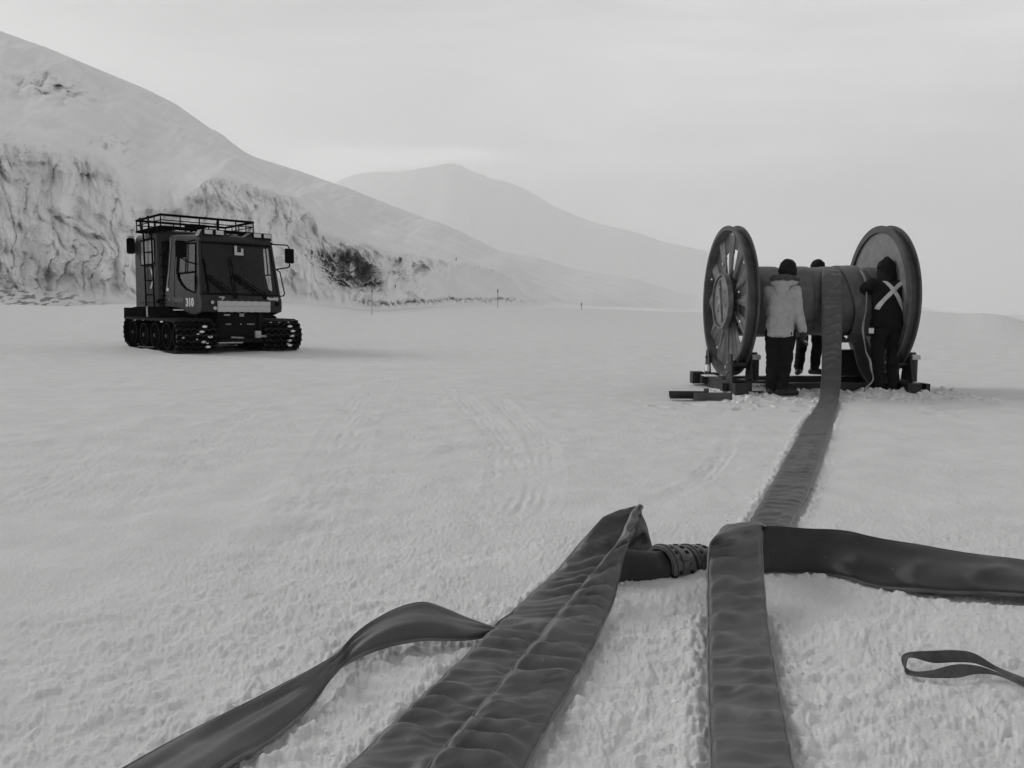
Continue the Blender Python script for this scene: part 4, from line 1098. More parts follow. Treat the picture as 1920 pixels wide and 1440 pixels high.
# --- tracks
def track(side):
    x0 = side * (1.66 if side < 0 else 1.72); x1 = side * 0.68; xa, xb = min(x0, x1), max(x0, x1)
    T = bpy.data.objects.new('track', None); C.objects.link(T); T.parent = V_
    # path in (y, z)
    def arc(cy, cz, r, a0, a1, n): return [(cy + r * math.cos(a0 + (a1 - a0) * i / n), cz + r * math.sin(a0 + (a1 - a0) * i / n)) for i in range(n + 1)]
    path = arc(.44, .50, .40, math.pi * 1.5 - .15, math.pi * .5 + .1, 14)     # front idler, going up
    path = arc(.46, .47, .40, math.pi * 1.5, math.pi * .5, 14) + [(1.5, .885), (2.9, .90)] + arc(4.0, .54, .38, math.pi * .5, -math.pi * .25, 12) + [(3.7, .08)]
    P_ = [Vector((0, a, b)) for a, b in path]; P_.append(P_[0])
    L = [0]
    for a, b in zip(P_[:-1], P_[1:]): L.append(L[-1] + (b - a).length)
    def atS(s):
        s = s % L[-1]
        for i in range(len(L) - 1):
            if L[i + 1] >= s: break
        f = (s - L[i]) / max(1e-6, L[i + 1] - L[i]); p = P_[i].lerp(P_[i + 1], f); t = (P_[i + 1] - P_[i]).normalized()
        return p, t
    bm = bmesh.new()
    n = 160
    cy, cz = 2.0, .5
    for (ba, bb) in ((xa, xa + .22), (xa + .30, xa + .46), (xb - .46, xb - .30), (xb - .22, xb)):
        rings = []
        for i in range(n):
            p, t = atS(L[-1] * i / n)
            nn = Vector((0, -t.z, t.y)) * 1.0
            if nn.dot(p - Vector((0, cy, cz))) < 0: nn = -nn
            rings.append([bm.verts.new((ba, p.y, p.z)), bm.verts.new((bb, p.y, p.z)), bm.verts.new((bb, (p - nn * .022).y, (p - nn * .022).z)), bm.verts.new((ba, (p - nn * .022).y, (p - nn * .022).z))])
        for i in range(n):
            A = rings[i]; B = rings[(i + 1) % n]
            for j in range(4): bm.faces.new((A[j], A[(j + 1) % 4], B[(j + 1) % 4], B[j]))
    obj('belt', bm, RUBBER, T, 40)
    bm = bmesh.new()
    nc = 66
    for i in range(nc):
        p, t = atS(L[-1] * (i + .5) / nc)
        nn = Vector((0, -t.z, t.y))
        if nn.dot(p - Vector((0, cy, cz))) < 0: nn = -nn
        K = 12
        prev = None
        for j in range(K + 1):
            x = xa + (xb - xa) * j / K
            off = .026 * (1 if j % 2 else -1)
            if j in (0, K): off = 0
            base = p + t * off
            q = [base - t * .010 + nn * .0, base - t * .006 + nn * .055, base + t * .006 + nn * .055, base + t * .010 + nn * .0]
            ring = [bm.verts.new((x, v.y, v.z)) for v in q]
            if prev:
                for k in range(4): bm.faces.new((prev[k], prev[(k + 1) % 4], ring[(k + 1) % 4], ring[k]))
            else: bm.faces.new(ring[::-1])
            prev = ring
        bm.faces.new(prev)
        # end caps bent inwards, the bright little teeth at the track edge
        for xe in (xa, xb):
            add_box(bm, (xe - .012, p.y - .018, p.z - .03), (xe + .012, p.y + .018, p.z + .03))
    obj('cleat', bm, CLEAT, T)
    for wy, r in ((.46, .36), (1.25, .35), (2.15, .35), (3.05, .33), (3.98, .33)):
        bm = bmesh.new()
        lathe(bm, [(xa + .18, .05), (xa + .18, r - .09), (xa + .15, r - .07), (xa + .15, r - .01), (xa + .17, r), (xb - .17, r), (xb - .15, r - .01), (xb - .15, r - .07), (xb - .18, r - .09), (xb - .18, .05)], seg=32, origin=(0, wy, .46 if wy != 3.98 else .52))
        w = obj('wheel', bm, RUBBER, T, 30)
        bm = bmesh.new()
        zc = .46 if wy != 3.98 else .52
        add_cyl(bm, (xa + .12, wy, zc), (xb - .12, wy, zc), .05, seg=12)
        lathe(bm, [(xa + .148, r - .02), (xa + .143, r - .018), (xa + .143, r - .014), (xa + .150, r - .012)], seg=32, origin=(0, wy, zc))
        obj('hub', bm, CLEAT, w)
    bm = bmesh.new()
    for k in range(16):
        p, t = atS(L[-1] * (random.random()))
        M = Matrix.Translation((random.uniform(xa + .1, xb - .1), p.y, p.z))
        bmesh.ops.create_icosphere(bm, subdivisions=1, radius=random.uniform(.02, .038), matrix=M @ Matrix.Diagonal((1.6, .8, .9, 1)))
    for k in range(5):  # white lumps added for the bright gaps seen through the track
        M = Matrix.Translation((xa + random.uniform(.6, .85) * (xb - xa), -.0 + .055, .2 + k * .13))
        bmesh.ops.create_icosphere(bm, subdivisions=1, radius=.045, matrix=M @ Matrix.Diagonal((1.7, .6, .8, 1)))
    obj('snow_and_gap_lumps', bm, CRUMB, T)
track(-1); track(1)
# --- chassis
def f(bm):
    add_box(bm, (-.62, .35, .34), (.62, 4.2, 1.10)); add_box(bm, (-.9, .8, .9), (.9, 4.5, 1.14))
    add_box(bm, (-.66, .9, .42), (.66, 1.1, .52))
part('chassis', BLACK, f, bevel=.02)
def f(bm):
    for x in (-.52, .58): add_bar(bm, (x, .30, .38), (x, .16, 1.10), .10, .12, up=(1, 0, 0))
    add_box(bm, (-.46, .22, .45), (.52, .30, 1.09)); 
    add_box(bm, (-.56, .10, .30), (.62, .24, .40))
    add_cyl(bm, (-.3, .12, .43), (.1, .08, .50), .035)
part('front_hitch', PAINT_D, f, bevel=.008)
def f(bm):
    add_box(bm, (-.62, .04, .285), (.02, .20, .315)); add_cyl(bm, (-.28, .06, .44), (.05, .05, .42), .022); add_box(bm, (.38, .06, .42), (.54, .13, .60)); add_cyl(bm, (.54, .08, .46), (.70, .08, .46), .03)
    for x in (-.34, -.29, -.24, .05, .24, .29, .34, .40): add_cyl(bm, (x, .215, .78), (x, .19, .78), .018, seg=8)
    add_box(bm, (-.40, .20, 1.00), (-.24, .215, 1.04)); add_box(bm, (.02, .20, .98), (.14, .215, 1.06))
part('hydraulic_fitting', STEEL, f)
# --- fenders
for s in (-1, 1):
    def f(bm):
        prof = [(1.35, .97), (1.7, 1.06), (2.1, 1.19), (2.5, 1.235), (3.4, 1.235), (3.9, 1.20), (4.25, 1.16), (4.42, 1.22), (4.45, .90), (3.9, .92), (1.9, .92), (1.4, .92)]
        add_prism(bm, prof, [], lambda a, b, t: (s * (1.62 - t), a, b), .55)
    part('fender', BLACK, f, bevel=.012)
part('fender_marker', CLOTHC, lambda bm: add_bar(bm, (-1.635, 2.35, .96), (-1.635, 2.35, 1.24), .02, .06, up=(0, 1, 0)))
# --- cab side panels
def cab_side(s):
    sub = s > 0
    outl = [(.02, 1.10), (-.02, 1.22), (-.02, 1.40), (.03, 1.53), (.30, 2.93), (.38, 3.02), (2.30, 3.18), (2.38, 3.10), (2.48, 2.2), (2.60, 1.40), (2.62, 1.24), (2.1, 1.23), (1.5, 1.20), (1.1, 1.12), (.7, 1.04), (.35, 1.03)]
    win = [(.44, 2.86), (1.62, 2.93), (1.70, 2.88), (1.76, 2.2), (1.62, 1.98), (1.35, 1.80), (1.0, 1.67), (.36, 1.56), (.33, 1.62)]
    fn = lambda a, b, t: (s * (xs_(b) - t), a, b)
    win_all = win
    if sub: win = [(.42, 2.86), (.86, 2.88), (.86, 2.10), (.70, 1.70), (.36, 1.60)]
    def f(bm): add_prism(bm, outl, [win], fn, .05)
    pnl = part('cab_side', PAINT, f, bevel=.01)
    cx_, cy_ = (.62, 2.25) if sub else (1.05, 2.25)
    def f(bm): add_prism(bm, [((a - cx_) * 1.0 + cx_, (b - cy_) * 1.0 + cy_) for a, b in win], [[((a - cx_) * .94 + cx_, (b - cy_) * .95 + cy_) for a, b in win]], lambda a, b, t: (s * (xs_(b) + .012 - t), a, b), .035)
    w = part('window_frame', BLACK, f, pnl)
    def f(bm): add_prism(bm, [((a - cx_) * .945 + cx_, (b - cy_) * .955 + cy_) for a, b in win], [], lambda a, b, t: (s * (xs_(b) - .022 - t), a, b), .006)
    part('pane', GLASS, f, w)
    def f(bm):
        ye = .86 if sub else 1.72
        add_bar(bm, (s * (xs_(2.12) + .005), .42, 2.12), (s * (xs_(2.12) + .005), ye, 2.12), .03, .035)
        ym = .64 if sub else 1.08
        add_bar(bm, (s * (xs_(2.14) + .002), ym, 2.14), (s * (xs_(2.88) + .002), ym + .02, 2.86), .025, .03, up=(0, 1, 0))
    part('sash_bar', BLACK, f, w)
    def f(bm):
        for a, b, c_, d_ in ((.26, 1.36, .30, 1.52), (.30, 1.52, .34, 2.85)):
            pass
        add_bar(bm, (s * (xs_(1.9) + .02), .30, 1.72), (s * (xs_(1.9) + .035), .30, 2.0), .03, .04)
    part('door_handle', BLACK, f, pnl)
    return pnl
pl_ = cab_side(-1); cab_side(1)
# door outline seam and rear rain rail
part('door_seam', PAINT_D, lambda bm: add_tube(bm, [(-(xs_(b) + .002), a, b) for a, b in ((.22, 1.30), (.26, 1.6), (.42, 2.93), (1.86, 3.02), (1.90, 2.2), (1.84, 1.5), (1.7, 1.28))], .007, 6), pl_)
part('drip_rail', STEEL, lambda bm: add_tube(bm, [(-(xs_(b) + .012), a, b) for a, b in ((2.22, 3.1), (2.30, 2.2), (2.40, 1.75))], .014, 6), pl_)
part('sticker', WHITE, lambda bm: add_box(bm, (-1.085, 2.28, 1.66), (-1.062, 2.42, 1.75)), pl_)
# --- cab front
def f(bm):
    # cowl panel: profile extruded across
    prof = [(-.02, 1.10), (-.06, 1.20), (-.06, 1.40), (-.01, 1.50), (.04, 1.53), (.09, 1.50), (.05, 1.12)]
    for xa, xb in ((-1.085, 1.085),):
        n = 14; rings = []
        for i in range(n + 1):
            x = xa + (xb - xa) * i / n
            bow = .07 * (1 - (x / 1.085) ** 4)
            rings.append([bm.verts.new((x, y - bow, z)) for y, z in prof])
        for i in range(n):
            for j in range(len(prof)):
                k = (j + 1) % len(prof)
                bm.faces.new((rings[i][j], rings[i][k], rings[i + 1][k], rings[i + 1][j]))
        bm.faces.new(rings[0]); bm.faces.new(rings[-1][::-1])
cowl = part('front_panel', PAINT, f, smooth=35)
def wsf(a, b, t):       # windscreen plane: a across, b height
    f_ = (b - 1.53) / (2.93 - 1.53)
    bow = .06 * (1 - (a / 1.1) ** 2)
    return (a, .03 + .27 * f_ - bow + t, b)
def strip(n, ax_, bx_, b): return [(ax_ + (bx_ - ax_) * i / n, b) for i in range(n + 1)]
w0 = xs_(1.53); w1 = xs_(2.95)
outl = strip(10, -w0 + .0, w0, 1.50) + strip(10, w1, -w1, 2.97)
hole = strip(10, -w0 + .07, w0 - .06, 1.58) + strip(10, w1 - .06, -w1 + .06, 2.84)
part('windscreen_frame', PAINT_D, lambda bm: add_prism(bm, outl, [hole], wsf, .045))
pane = strip(10, -w0 + .06, w0 - .05, 1.57) + strip(10, w1 - .05, -w1 + .05, 2.85)
wsc = part('windscreen', GLASS, lambda bm: add_prism(bm, pane, [], lambda a, b, t: wsf(a, b, t + .02), .006), smooth=40)
def f(bm):
    for s in (-1, 1): add_tube(bm, [(s * (xs_(b) - .02), y, b) for y, b in ((.03, 1.5), (.16, 2.2), (.30, 2.93))], .035, 8)
part('pillar', PAINT, f, smooth=40)
# roof
def f(bm):
    n = 16
    prof = [(.24, 2.90), (.20, 2.97), (.27, 3.06), (.5, 3.10), (1.3, 3.16), (2.3, 3.22), (2.42, 3.14), (2.4, 3.05), (.4, 2.93)]
    rings = []
    for i in range(n + 1):
        a = -1 + 2 * i / n; x = math.copysign(abs(a) ** .8, a) * .985
        e = abs(a) ** 6
        rings.append([bm.verts.new((x, y - .05 * (1 - a * a) * (1 if y < .6 else 0), z - (.07 * e if z > 3.0 else 0))) for y, z in prof])
    for i in range(n):
        for j in range(len(prof)):
            k = (j + 1) % len(prof)
            bm.faces.new((rings[i][j], rings[i][k], rings[i + 1][k], rings[i + 1][j]))
    bm.faces.new(rings[0]); bm.faces.new(rings[-1][::-1])
roof = part('roof', PAINT, f, smooth=35)
# cab back wall, floor, interior
def f(bm):
    add_box(bm, (-.95, 2.36, 1.3), (.95, 2.40, 3.05)); add_box(bm, (-1.0, .10, 1.16), (1.0, 2.45, 1.24))
part('cab_inner', INTER, f)
def f(bm):
    add_box(bm, (-.95, .12, 1.30), (.95, .42, 1.66)); add_box(bm, (-.35, .2, 1.6), (.1, .5, 1.78))
part('dashboard', INTER, f, bevel=.03)
for x in (-.45, .45):
    def f(bm):
        add_box(bm, (x - .26, 1.1, 1.45), (x + .26, 1.6, 1.6)); add_box(bm, (x - .25, 1.55, 1.6), (x + .25, 1.72, 2.3)); add_box(bm, (x - .13, 1.58, 2.32), (x + .13, 1.68, 2.52))
    part('seat', INTER, f, bevel=.04)
def f(bm):
    for i in range(20):
        a = 2 * math.pi * i / 20; b = 2 * math.pi * (i + 1) / 20
        add_cyl(bm, (.45 + .2 * math.cos(a), .72 + .06 * math.sin(a), 1.86 + .19 * math.sin(a)), (.45 + .2 * math.cos(b), .72 + .06 * math.sin(b), 1.86 + .19 * math.sin(b)), .016, seg=6)
    add_cyl(bm, (.45, .4, 1.6), (.45, .72, 1.86), .03)
part('steering_wheel', INTER, f)
part('rear_window_patch', CLOTHC, lambda bm: (add_box(bm, (-.10, .16, 2.58), (.14, .165, 2.66)), add_box(bm, (-.10, .16, 2.661), (-.03, .165, 2.82)), add_box(bm, (.08, .16, 2.661), (.14, .165, 2.76))))  # added pale sheet standing in for the bright rear window seen through
# wipers
for (pv, el, bt, bb_) in (((-.22, 1.50), (-.88, 2.02), 2.45, 1.60), ((.60, 1.50), (-.20, 2.06), 2.52, 1.62)):
    def f(bm):
        fo = .035
        def P3(a, b, o=fo): q = wsf(a, b, -o); return Vector(q)
        p0 = P3(pv[0], pv[1], .05)
        add_cyl(bm, p0 + Vector((0, .06, -.03)), p0 + Vector((0, -.03, -.01)), .06, seg=14)
        add_bar(bm, p0, P3(el[0], el[1]), .035, .03, up=(0, 1, 0))
        add_bar(bm, p0 + Vector((.10, 0, .03)), P3(el[0] + .05, el[1] + .02), .022, .02, up=(0, 1, 0))
    wp = part('wiper', BLACK, f)
    part('wiper_blade', BLACK, lambda bm: add_bar(bm, wsf(el[0] + .03, bb_, -.012), wsf(el[0] - .02, bt, -.012), .028, .02, up=(0, 1, 0)), wp)
# work lights
def f(bm):
    for xa, xb, s in ((-1.0, -.32, 1), (.36, 1.0, 1)):
        pr = [(xa - .0, 3.02), (xa + .10, 3.20), (xb - .04, 3.20), (xb + .16, 3.06)] if xa < 0 else [(xa - .16, 3.06), (xa + .04, 3.20), (xb - .08, 3.20), (xb + .0, 3.02)]
        add_prism(bm, pr, [], lambda a, b, t: (a, .26 + t, b), .3)
part('light_bar', PAINT, f, roof, bevel=.012)
for x in (-.76, -.47, .55, .83):
    w_ = part('work_light', BLACK, lambda bm: add_box(bm, (x - .125, .19, 3.06), (x + .125, .258, 3.205)), bevel=.015)
    part('lens', LENS, lambda bm: add_box(bm, (x - .10, .182, 3.08), (x + .10, .1895, 3.185)), w_, bevel=.0)
# front cover, lamps, lettering
def f(bm):
    n = 24
    for z0, z1, dy_ in ((1.245, 1.375, 0), (1.10, 1.24, .01)):
        rings = []
        for i in range(n + 1):
            x = -.71 + 1.40 * i / n
            sag = .006 * math.sin(i * 1.9) + .004 * math.sin(i * 4.1)
            y = -.17 - .055 * (1 - (x / 1.085) ** 4)
            rings.append([bm.verts.new((x, y + .07, z0 + sag)), bm.verts.new((x, y + dy_ + .01, z0 + sag)), bm.verts.new((x, y + dy_ - .012, (z0 + z1) / 2)), bm.verts.new((x, y + dy_ + .01, z1 + sag)), bm.verts.new((x, y + .07, z1 + sag))])
        for i in range(n):
            for j in range(5):
                k = (j + 1) % 5
                bm.faces.new((rings[i][j], rings[i][k], rings[i + 1][k], rings[i + 1][j]))
        bm.faces.new(rings[0]); bm.faces.new(rings[-1][::-1])
part('bumper_cover', CLOTHC, f, smooth=50)
for x, z in ((-.83, 1.34), (.93, 1.32)):
    yb = -.06 - .07 * (1 - (x / 1.085) ** 4)
    h = part('headlight', PAINT_D, lambda bm: add_cyl(bm, (x, yb + .02, z), (x, yb - .03, z), .062, seg=20), smooth=40)
    part('lens', INTER if x > 0 else STEEL, lambda bm: add_cyl(bm, (x, yb - .03, z), (x, yb - .036, z), .045, seg=20), h)
def f(bm): bmesh.ops.create_icosphere(bm, subdivisions=2, radius=.05, matrix=Matrix.Translation((-.76, -.135, 1.19)) @ Matrix.Diagonal((1.1, .6, 1, 1)))
part('indicator', LENS, f, smooth=60)
def f(bm):
    add_bar(bm, (-.66, -.145, 1.475), (-.52, -.14, 1.475), .02, .03); add_bar(bm, (-.53, -.145, 1.47), (-.59, -.145, 1.40), .02, .025)
part('latch', CLOTHC, f)
text_mesh('brand_lettering', 'PistenBully', .115, WHITE, V_, Matrix.Translation((.80, -.112, 1.455)) @ Matrix.Rotation(R(-6), 4, 'Z') @ Matrix.Rotation(math.pi / 2, 4, 'X'), shear=.3, bold=.003, depth=.004, sx=.62)
MS_ = Matrix(((0, 0, -1, 0), (-1, 0, 0, 0), (0, 1, 0, 0), (0, 0, 0, 1)))   # text facing -X, reading towards -Y
text_mesh('number_lettering', '310', .30, WHITE, V_, Matrix.Translation((-1.092, .70, 1.33)) @ MS_, bold=.012, depth=.006, sx=1.25)
text_mesh('brand_lettering', 'PistenBully', .20, FAINT, V_, Matrix.Translation((-1.088, 1.56, 1.42)) @ MS_, shear=.3, bold=.003, depth=.004, sx=.9)
part('badge', FAINT, lambda bm: add_box(bm, (-1.088, 2.17, 1.40), (-1.078, 2.28, 1.46)))
# mirrors
def mirror(s):
    t = bpy.data.objects.new('mirror', None); C.objects.link(t); t.parent = V_
    x0 = s * 1.0
    y1 = .16
    part('mirror_arm', BLACK, lambda bm: add_tube(bm, [(x0 - s * .05, .26, 2.93), (x0 + s * .38, y1, 2.93), (x0 + s * .44, y1, 2.86), (x0 + s * .44, y1, 2.36), (x0 + s * .38, y1, 2.32), (x0 + s * .0, .18, 2.25)], .018, 8), t)
    part('mirror_housing', BLACK, lambda bm: add_box(bm, (x0 + s * .44 - .13, y1 - .05, 2.44), (x0 + s * .44 + .13, y1 + .04, 2.84)), t, bevel=.035)
mirror(1)
t = bpy.data.objects.new('mirror', None); C.objects.link(t); t.parent = V_
part('mirror_arm', BLACK, lambda bm: add_tube(bm, [(-1.0, .30, 2.30), (-1.25, .35, 2.36), (-1.40, .4, 2.46), (-1.40, .4, 2.8), (-1.05, .35, 2.92)], .018, 8), t)
part('mirror_housing', BLACK, lambda bm: add_box(bm, (-1.53, .34, 2.46), (-1.27, .43, 2.88)), t, bevel=.035)
part('grab_rail', BLACK, lambda bm: add_tube(bm, [(1.03, .12, 2.26), (1.13, .10, 2.18), (1.17, .06, 1.9), (1.20, .0, 1.62), (1.17, -.02, 1.55), (1.07, .0, 1.53)], .016, 8))
# --- rear passenger box
BW = 1.12
def f(bm):
    # plan outline with chamfered front corners, extruded with a tumbled-in top
    pts = [(-BW, 2.98), (-BW, 4.92), (-BW + .08, 5.03), (BW - .08, 5.03), (BW, 4.92), (BW, 2.98), (BW - .22, 2.80), (-BW + .22, 2.80)]
    rings = []
    for z, sc in ((1.19, 1.0), (1.24, 1.0), (3.10, .99), (3.26, .97), (3.34, .93), (3.37, .85)):
        rings.append([bm.verts.new((x * sc, 3.82 + (y - 3.82) * sc, z)) for x, y in pts])
    for A, B in zip(rings[:-1], rings[1:]):
        for j in range(8): bm.faces.new((A[j], A[(j + 1) % 8], B[(j + 1) % 8], B[j]))
    bm.faces.new(rings[0][::-1]); bm.faces.new(rings[-1])
box = part('passenger_box', PAINT, f, smooth=30)
def rrect(a0, a1, b0, b1, r=.06, n=4):
    out_ = []
    for cx_, cy_, s_ in ((a1 - r, b1 - r, 0), (a0 + r, b1 - r, 1), (a0 + r, b0 + r, 2), (a1 - r, b0 + r, 3)):
        for i in range(n + 1):
            a = math.pi / 2 * (s_ + i / n); out_.append((cx_ + r * math.cos(a), cy_ + r * math.sin(a)))
    return out_
for s in (-1, 1):
    wf = part('window_frame', BLACK, lambda bm: add_prism(bm, rrect(3.20, 4.42, 2.42, 3.16), [rrect(3.24, 4.38, 2.46, 3.12)], lambda a, b, t: (s * (BW * .993 + .012 - t), a, b), .03), box)
    GL2 = MATS.get('pane_reflection_tone') or mat('pane_reflection_tone', 0.20, 0.25, spec=.6, var=.2, vscale=4)  # opaque pane, its grey paints in the reflected brightness
    part('pane', GL2, lambda bm: add_prism(bm, rrect(3.23, 4.39, 2.45, 3.13), [], lambda a, b, t: (s * (BW * .993 + .004 - t), a, b), .01), wf)
def f(bm):
    for a0, a1 in ((.1, 1.35), (-1.5, -.2)):
        lo = []; hi = []
        for i in range(9):
            a = a0 + (a1 - a0) * i / 8
            w_ = .03 + .05 * math.sin(math.pi * i / 8)
            lo.append((3.62 - (.30 - w_) * math.cos(a) * .75, 2.05 + (.30 - w_) * math.sin(a))); hi.append((3.62 - .30 * math.cos(a) * .75, 2.05 + .30 * math.sin(a)))
        add_prism(bm, lo + hi[::-1], [], lambda a, b, t: (-(BW + .008 - t), a, b), .012)
    add_bar(bm, (-1.122, 3.5, 2.38), (-1.122, 3.72, 2.38), .008, .04)
part('emblem', WHITE, f, box)
part('seam_line', PAINT_D, lambda bm: add_tube(bm, [(-BW - .002, 3.0, 1.36), (-BW - .002, 4.55, 1.36)], .012, 6), box)
# steps, and a black block added for the darkness between cab and box
def f(bm):
    for z in (1.30, 1.52, 1.74, 2.05, 2.35, 2.65): add_box(bm, (-1.10, 2.50, z), (-.80, 2.82, z + .035))
part('step', BLACK, f)
part('gap_block', BLACK, lambda bm: add_box(bm, (-1.04, 2.44, 1.2), (1.04, 2.84, 3.04)))
part('grab_handle', BLACK, lambda bm: add_tube(bm, [(-1.13, 2.95, 1.36), (-1.19, 2.85, 1.38), (-1.19, 2.65, 1.43), (-1.08, 2.55, 1.43)], .03, 8))
# ladder
def f(bm):
    for y in (3.22, 3.90): add_tube(bm, [(-1.16, y, 1.22), (-1.17, y, 2.5), (-1.18, y, 3.3), (-1.24, y, 3.46), (-1.26, y, 3.76)], .026, 8)
    for z in (1.58, 1.98, 2.38, 2.78, 3.15): add_cyl(bm, (-1.168, 3.22, z), (-1.168, 3.90, z), .018, seg=8)
part('ladder', BLACK, f)
part('rear_lamp', BLACK, lambda bm: (add_box(bm, (-1.34, 4.78, 2.80), (-1.13, 4.98, 3.26)),), bevel=.05)
part('lens', LENS, lambda bm: add_box(bm, (-1.33, 4.79, 3.27), (-1.15, 4.97, 3.32)))
# roof rack
def f(bm):
    X0, X1, Y0, Y1, Z_0, Z_1 = -1.28, 1.32, 2.15, 4.15, 3.38, 3.70
    for z, r in ((Z_0, .036), (Z_1, .034), ((Z_0 + Z_1) / 2 + .02, .014)):
        add_tube(bm, [(X0, Y0, z), (X1, Y0, z), (X1, Y1, z), (X0, Y1, z), (X0, Y0, z)], r, 8)
    for i in range(6):
        x = X0 + (X1 - X0) * i / 5
        for y in (Y0, Y1): add_bar(bm, (x, y, Z_0), (x, y, Z_1), .026 if i not in (3,) else .07, .026, up=(0, 1, 0))
    for i in range(5):
        y = Y0 + (Y1 - Y0) * i / 4
        for x in (X0, X1): add_bar(bm, (x, y, Z_0), (x, y, Z_1), .024, .024, up=(0, 1, 0))
        add_bar(bm, (X0, y, Z_0), (X1, y, Z_0), .03, .03)
    for i in range(1, 8):
        x = X0 + (X1 - X0) * i / 8; add_bar(bm, (x, Y0, Z_0 + .014), (x, Y1, Z_0 + .014), .03, .012)
    for x in (-.9, .9):
        for y in (2.90, 4.05): add_cyl(bm, (x, y, 3.33), (x, y, Z_0), .03, seg=8)
part('roof_rack', BLACK, f)
part('roof_box', BLACK, lambda bm: (add_box(bm, (-.35, 2.5, 3.47), (.1, 3.0, 3.56)), add_box(bm, (-1.15, 2.9, 3.33), (-.7, 3.9, 3.42))), bevel=.02)

# ------------------------------------------------------------------ people
def blob_mesh(name, chains, m, parent, voxel=.012, smooth_it=3, wr=0.0, wfreq=9, seed=1, flat=None):
    """union of ellipsoids swept along joint chains -> one continuous skin.  joint = (x, y, z, r) or (x, y, z, rx, ry, rz)"""
    bm = bmesh.new()
    def ell(c, r):
        bmesh.ops.create_icosphere(bm, subdivisions=2, radius=1, matrix=Matrix.Translation(c) @ Matrix.Diagonal((r[0], r[1], r[2], 1)))
    for ch in chains:
        J = [(Vector(j[:3]), Vector((j[3],) * 3) if len(j) == 4 else Vector(j[3:6])) for j in ch]
        if len(J) == 1: ell(*J[0]); continue
        for (p, r), (q, s) in zip(J[:-1], J[1:]):
            n = max(2, int((q - p).length / (0.28 * min(min(r), min(s)))))
            for i in range(n + 1):
                t = i / n; ell(p.lerp(q, t), r.lerp(s, t))
    me = bpy.data.meshes.new(name); bm.to_mesh(me); bm.free()
    o = bpy.data.objects.new(name, me); C.objects.link(o)
    md = o.modifiers.new('r', 'REMESH'); md.mode = 'VOXEL'; md.voxel_size = voxel
    sm = o.modifiers.new('s', 'SMOOTH'); sm.iterations = smooth_it; sm.factor = .5
    dg = bpy.context.evaluated_depsgraph_get(); dg.update()
    ne = bpy.data.meshes.new_from_object(o.evaluated_get(dg))
    o.modifiers.clear(); o.data = ne
    n = len(ne.vertices)
    if wr:
        co = np.empty(n * 3, np.float32); ne.vertices.foreach_get('co', co); co = co.reshape(-1, 3).astype(float)
        no = np.empty(n * 3, np.float32); ne.vertices.foreach_get('normal', no); no = no.reshape(-1, 3)
        d = wr * (fbm(co[:, 0] * wfreq * .6 + co[:, 1] * 3, co[:, 2] * wfreq + co[:, 1] * 4, 3, seed) - .6 * np.abs(pn(co[:, 2] * wfreq * 1.6 + co[:, 0] * 5, co[:, 1] * wfreq, seed + 3)))
        co = co + no * d[:, None]
        ne.vertices.foreach_set('co', co.reshape(-1).astype(np.float32)); ne.update()
    ne.polygons.foreach_set('use_smooth', np.ones(len(ne.polygons), dtype=bool))
    ne.materials.clear(); ne.materials.append(m)
    o.parent = parent
    return o
def hand_chains(w, d, side, s=1.0):
    """hand at wrist w pointing along d (unit), curled a little; side = thumb direction"""
    w = Vector(w); d = Vector(d).normalized(); t = Vector(side).normalized(); n = d.cross(t).normalized()
    ch = [[(*(w), .030 * s), (*(w + d * .05 * s), .034 * s), (*(w + d * .085 * s), .034 * s)]]
    for i, (o_, l) in enumerate(((.032, .070), (.011, .080), (-.011, .074), (-.031, .058))):
        b = w + d * .09 * s + t * o_ * s
        m_ = b + (d + n * .25) * l * .55 * s; e = m_ + (d * .6 + n * .75) * l * .5 * s
        ch.append([(*b, .013 * s), (*m_, .012 * s), (*e, .0105 * s)])
    b = w + d * .03 * s + t * .034 * s; m_ = b + (d * .6 + t * .7) * .04 * s; e = m_ + (d * .9 + n * .4) * .035 * s
    ch.append([(*b, .016 * s), (*m_, .0145 * s), (*e, .012 * s)])
    return ch
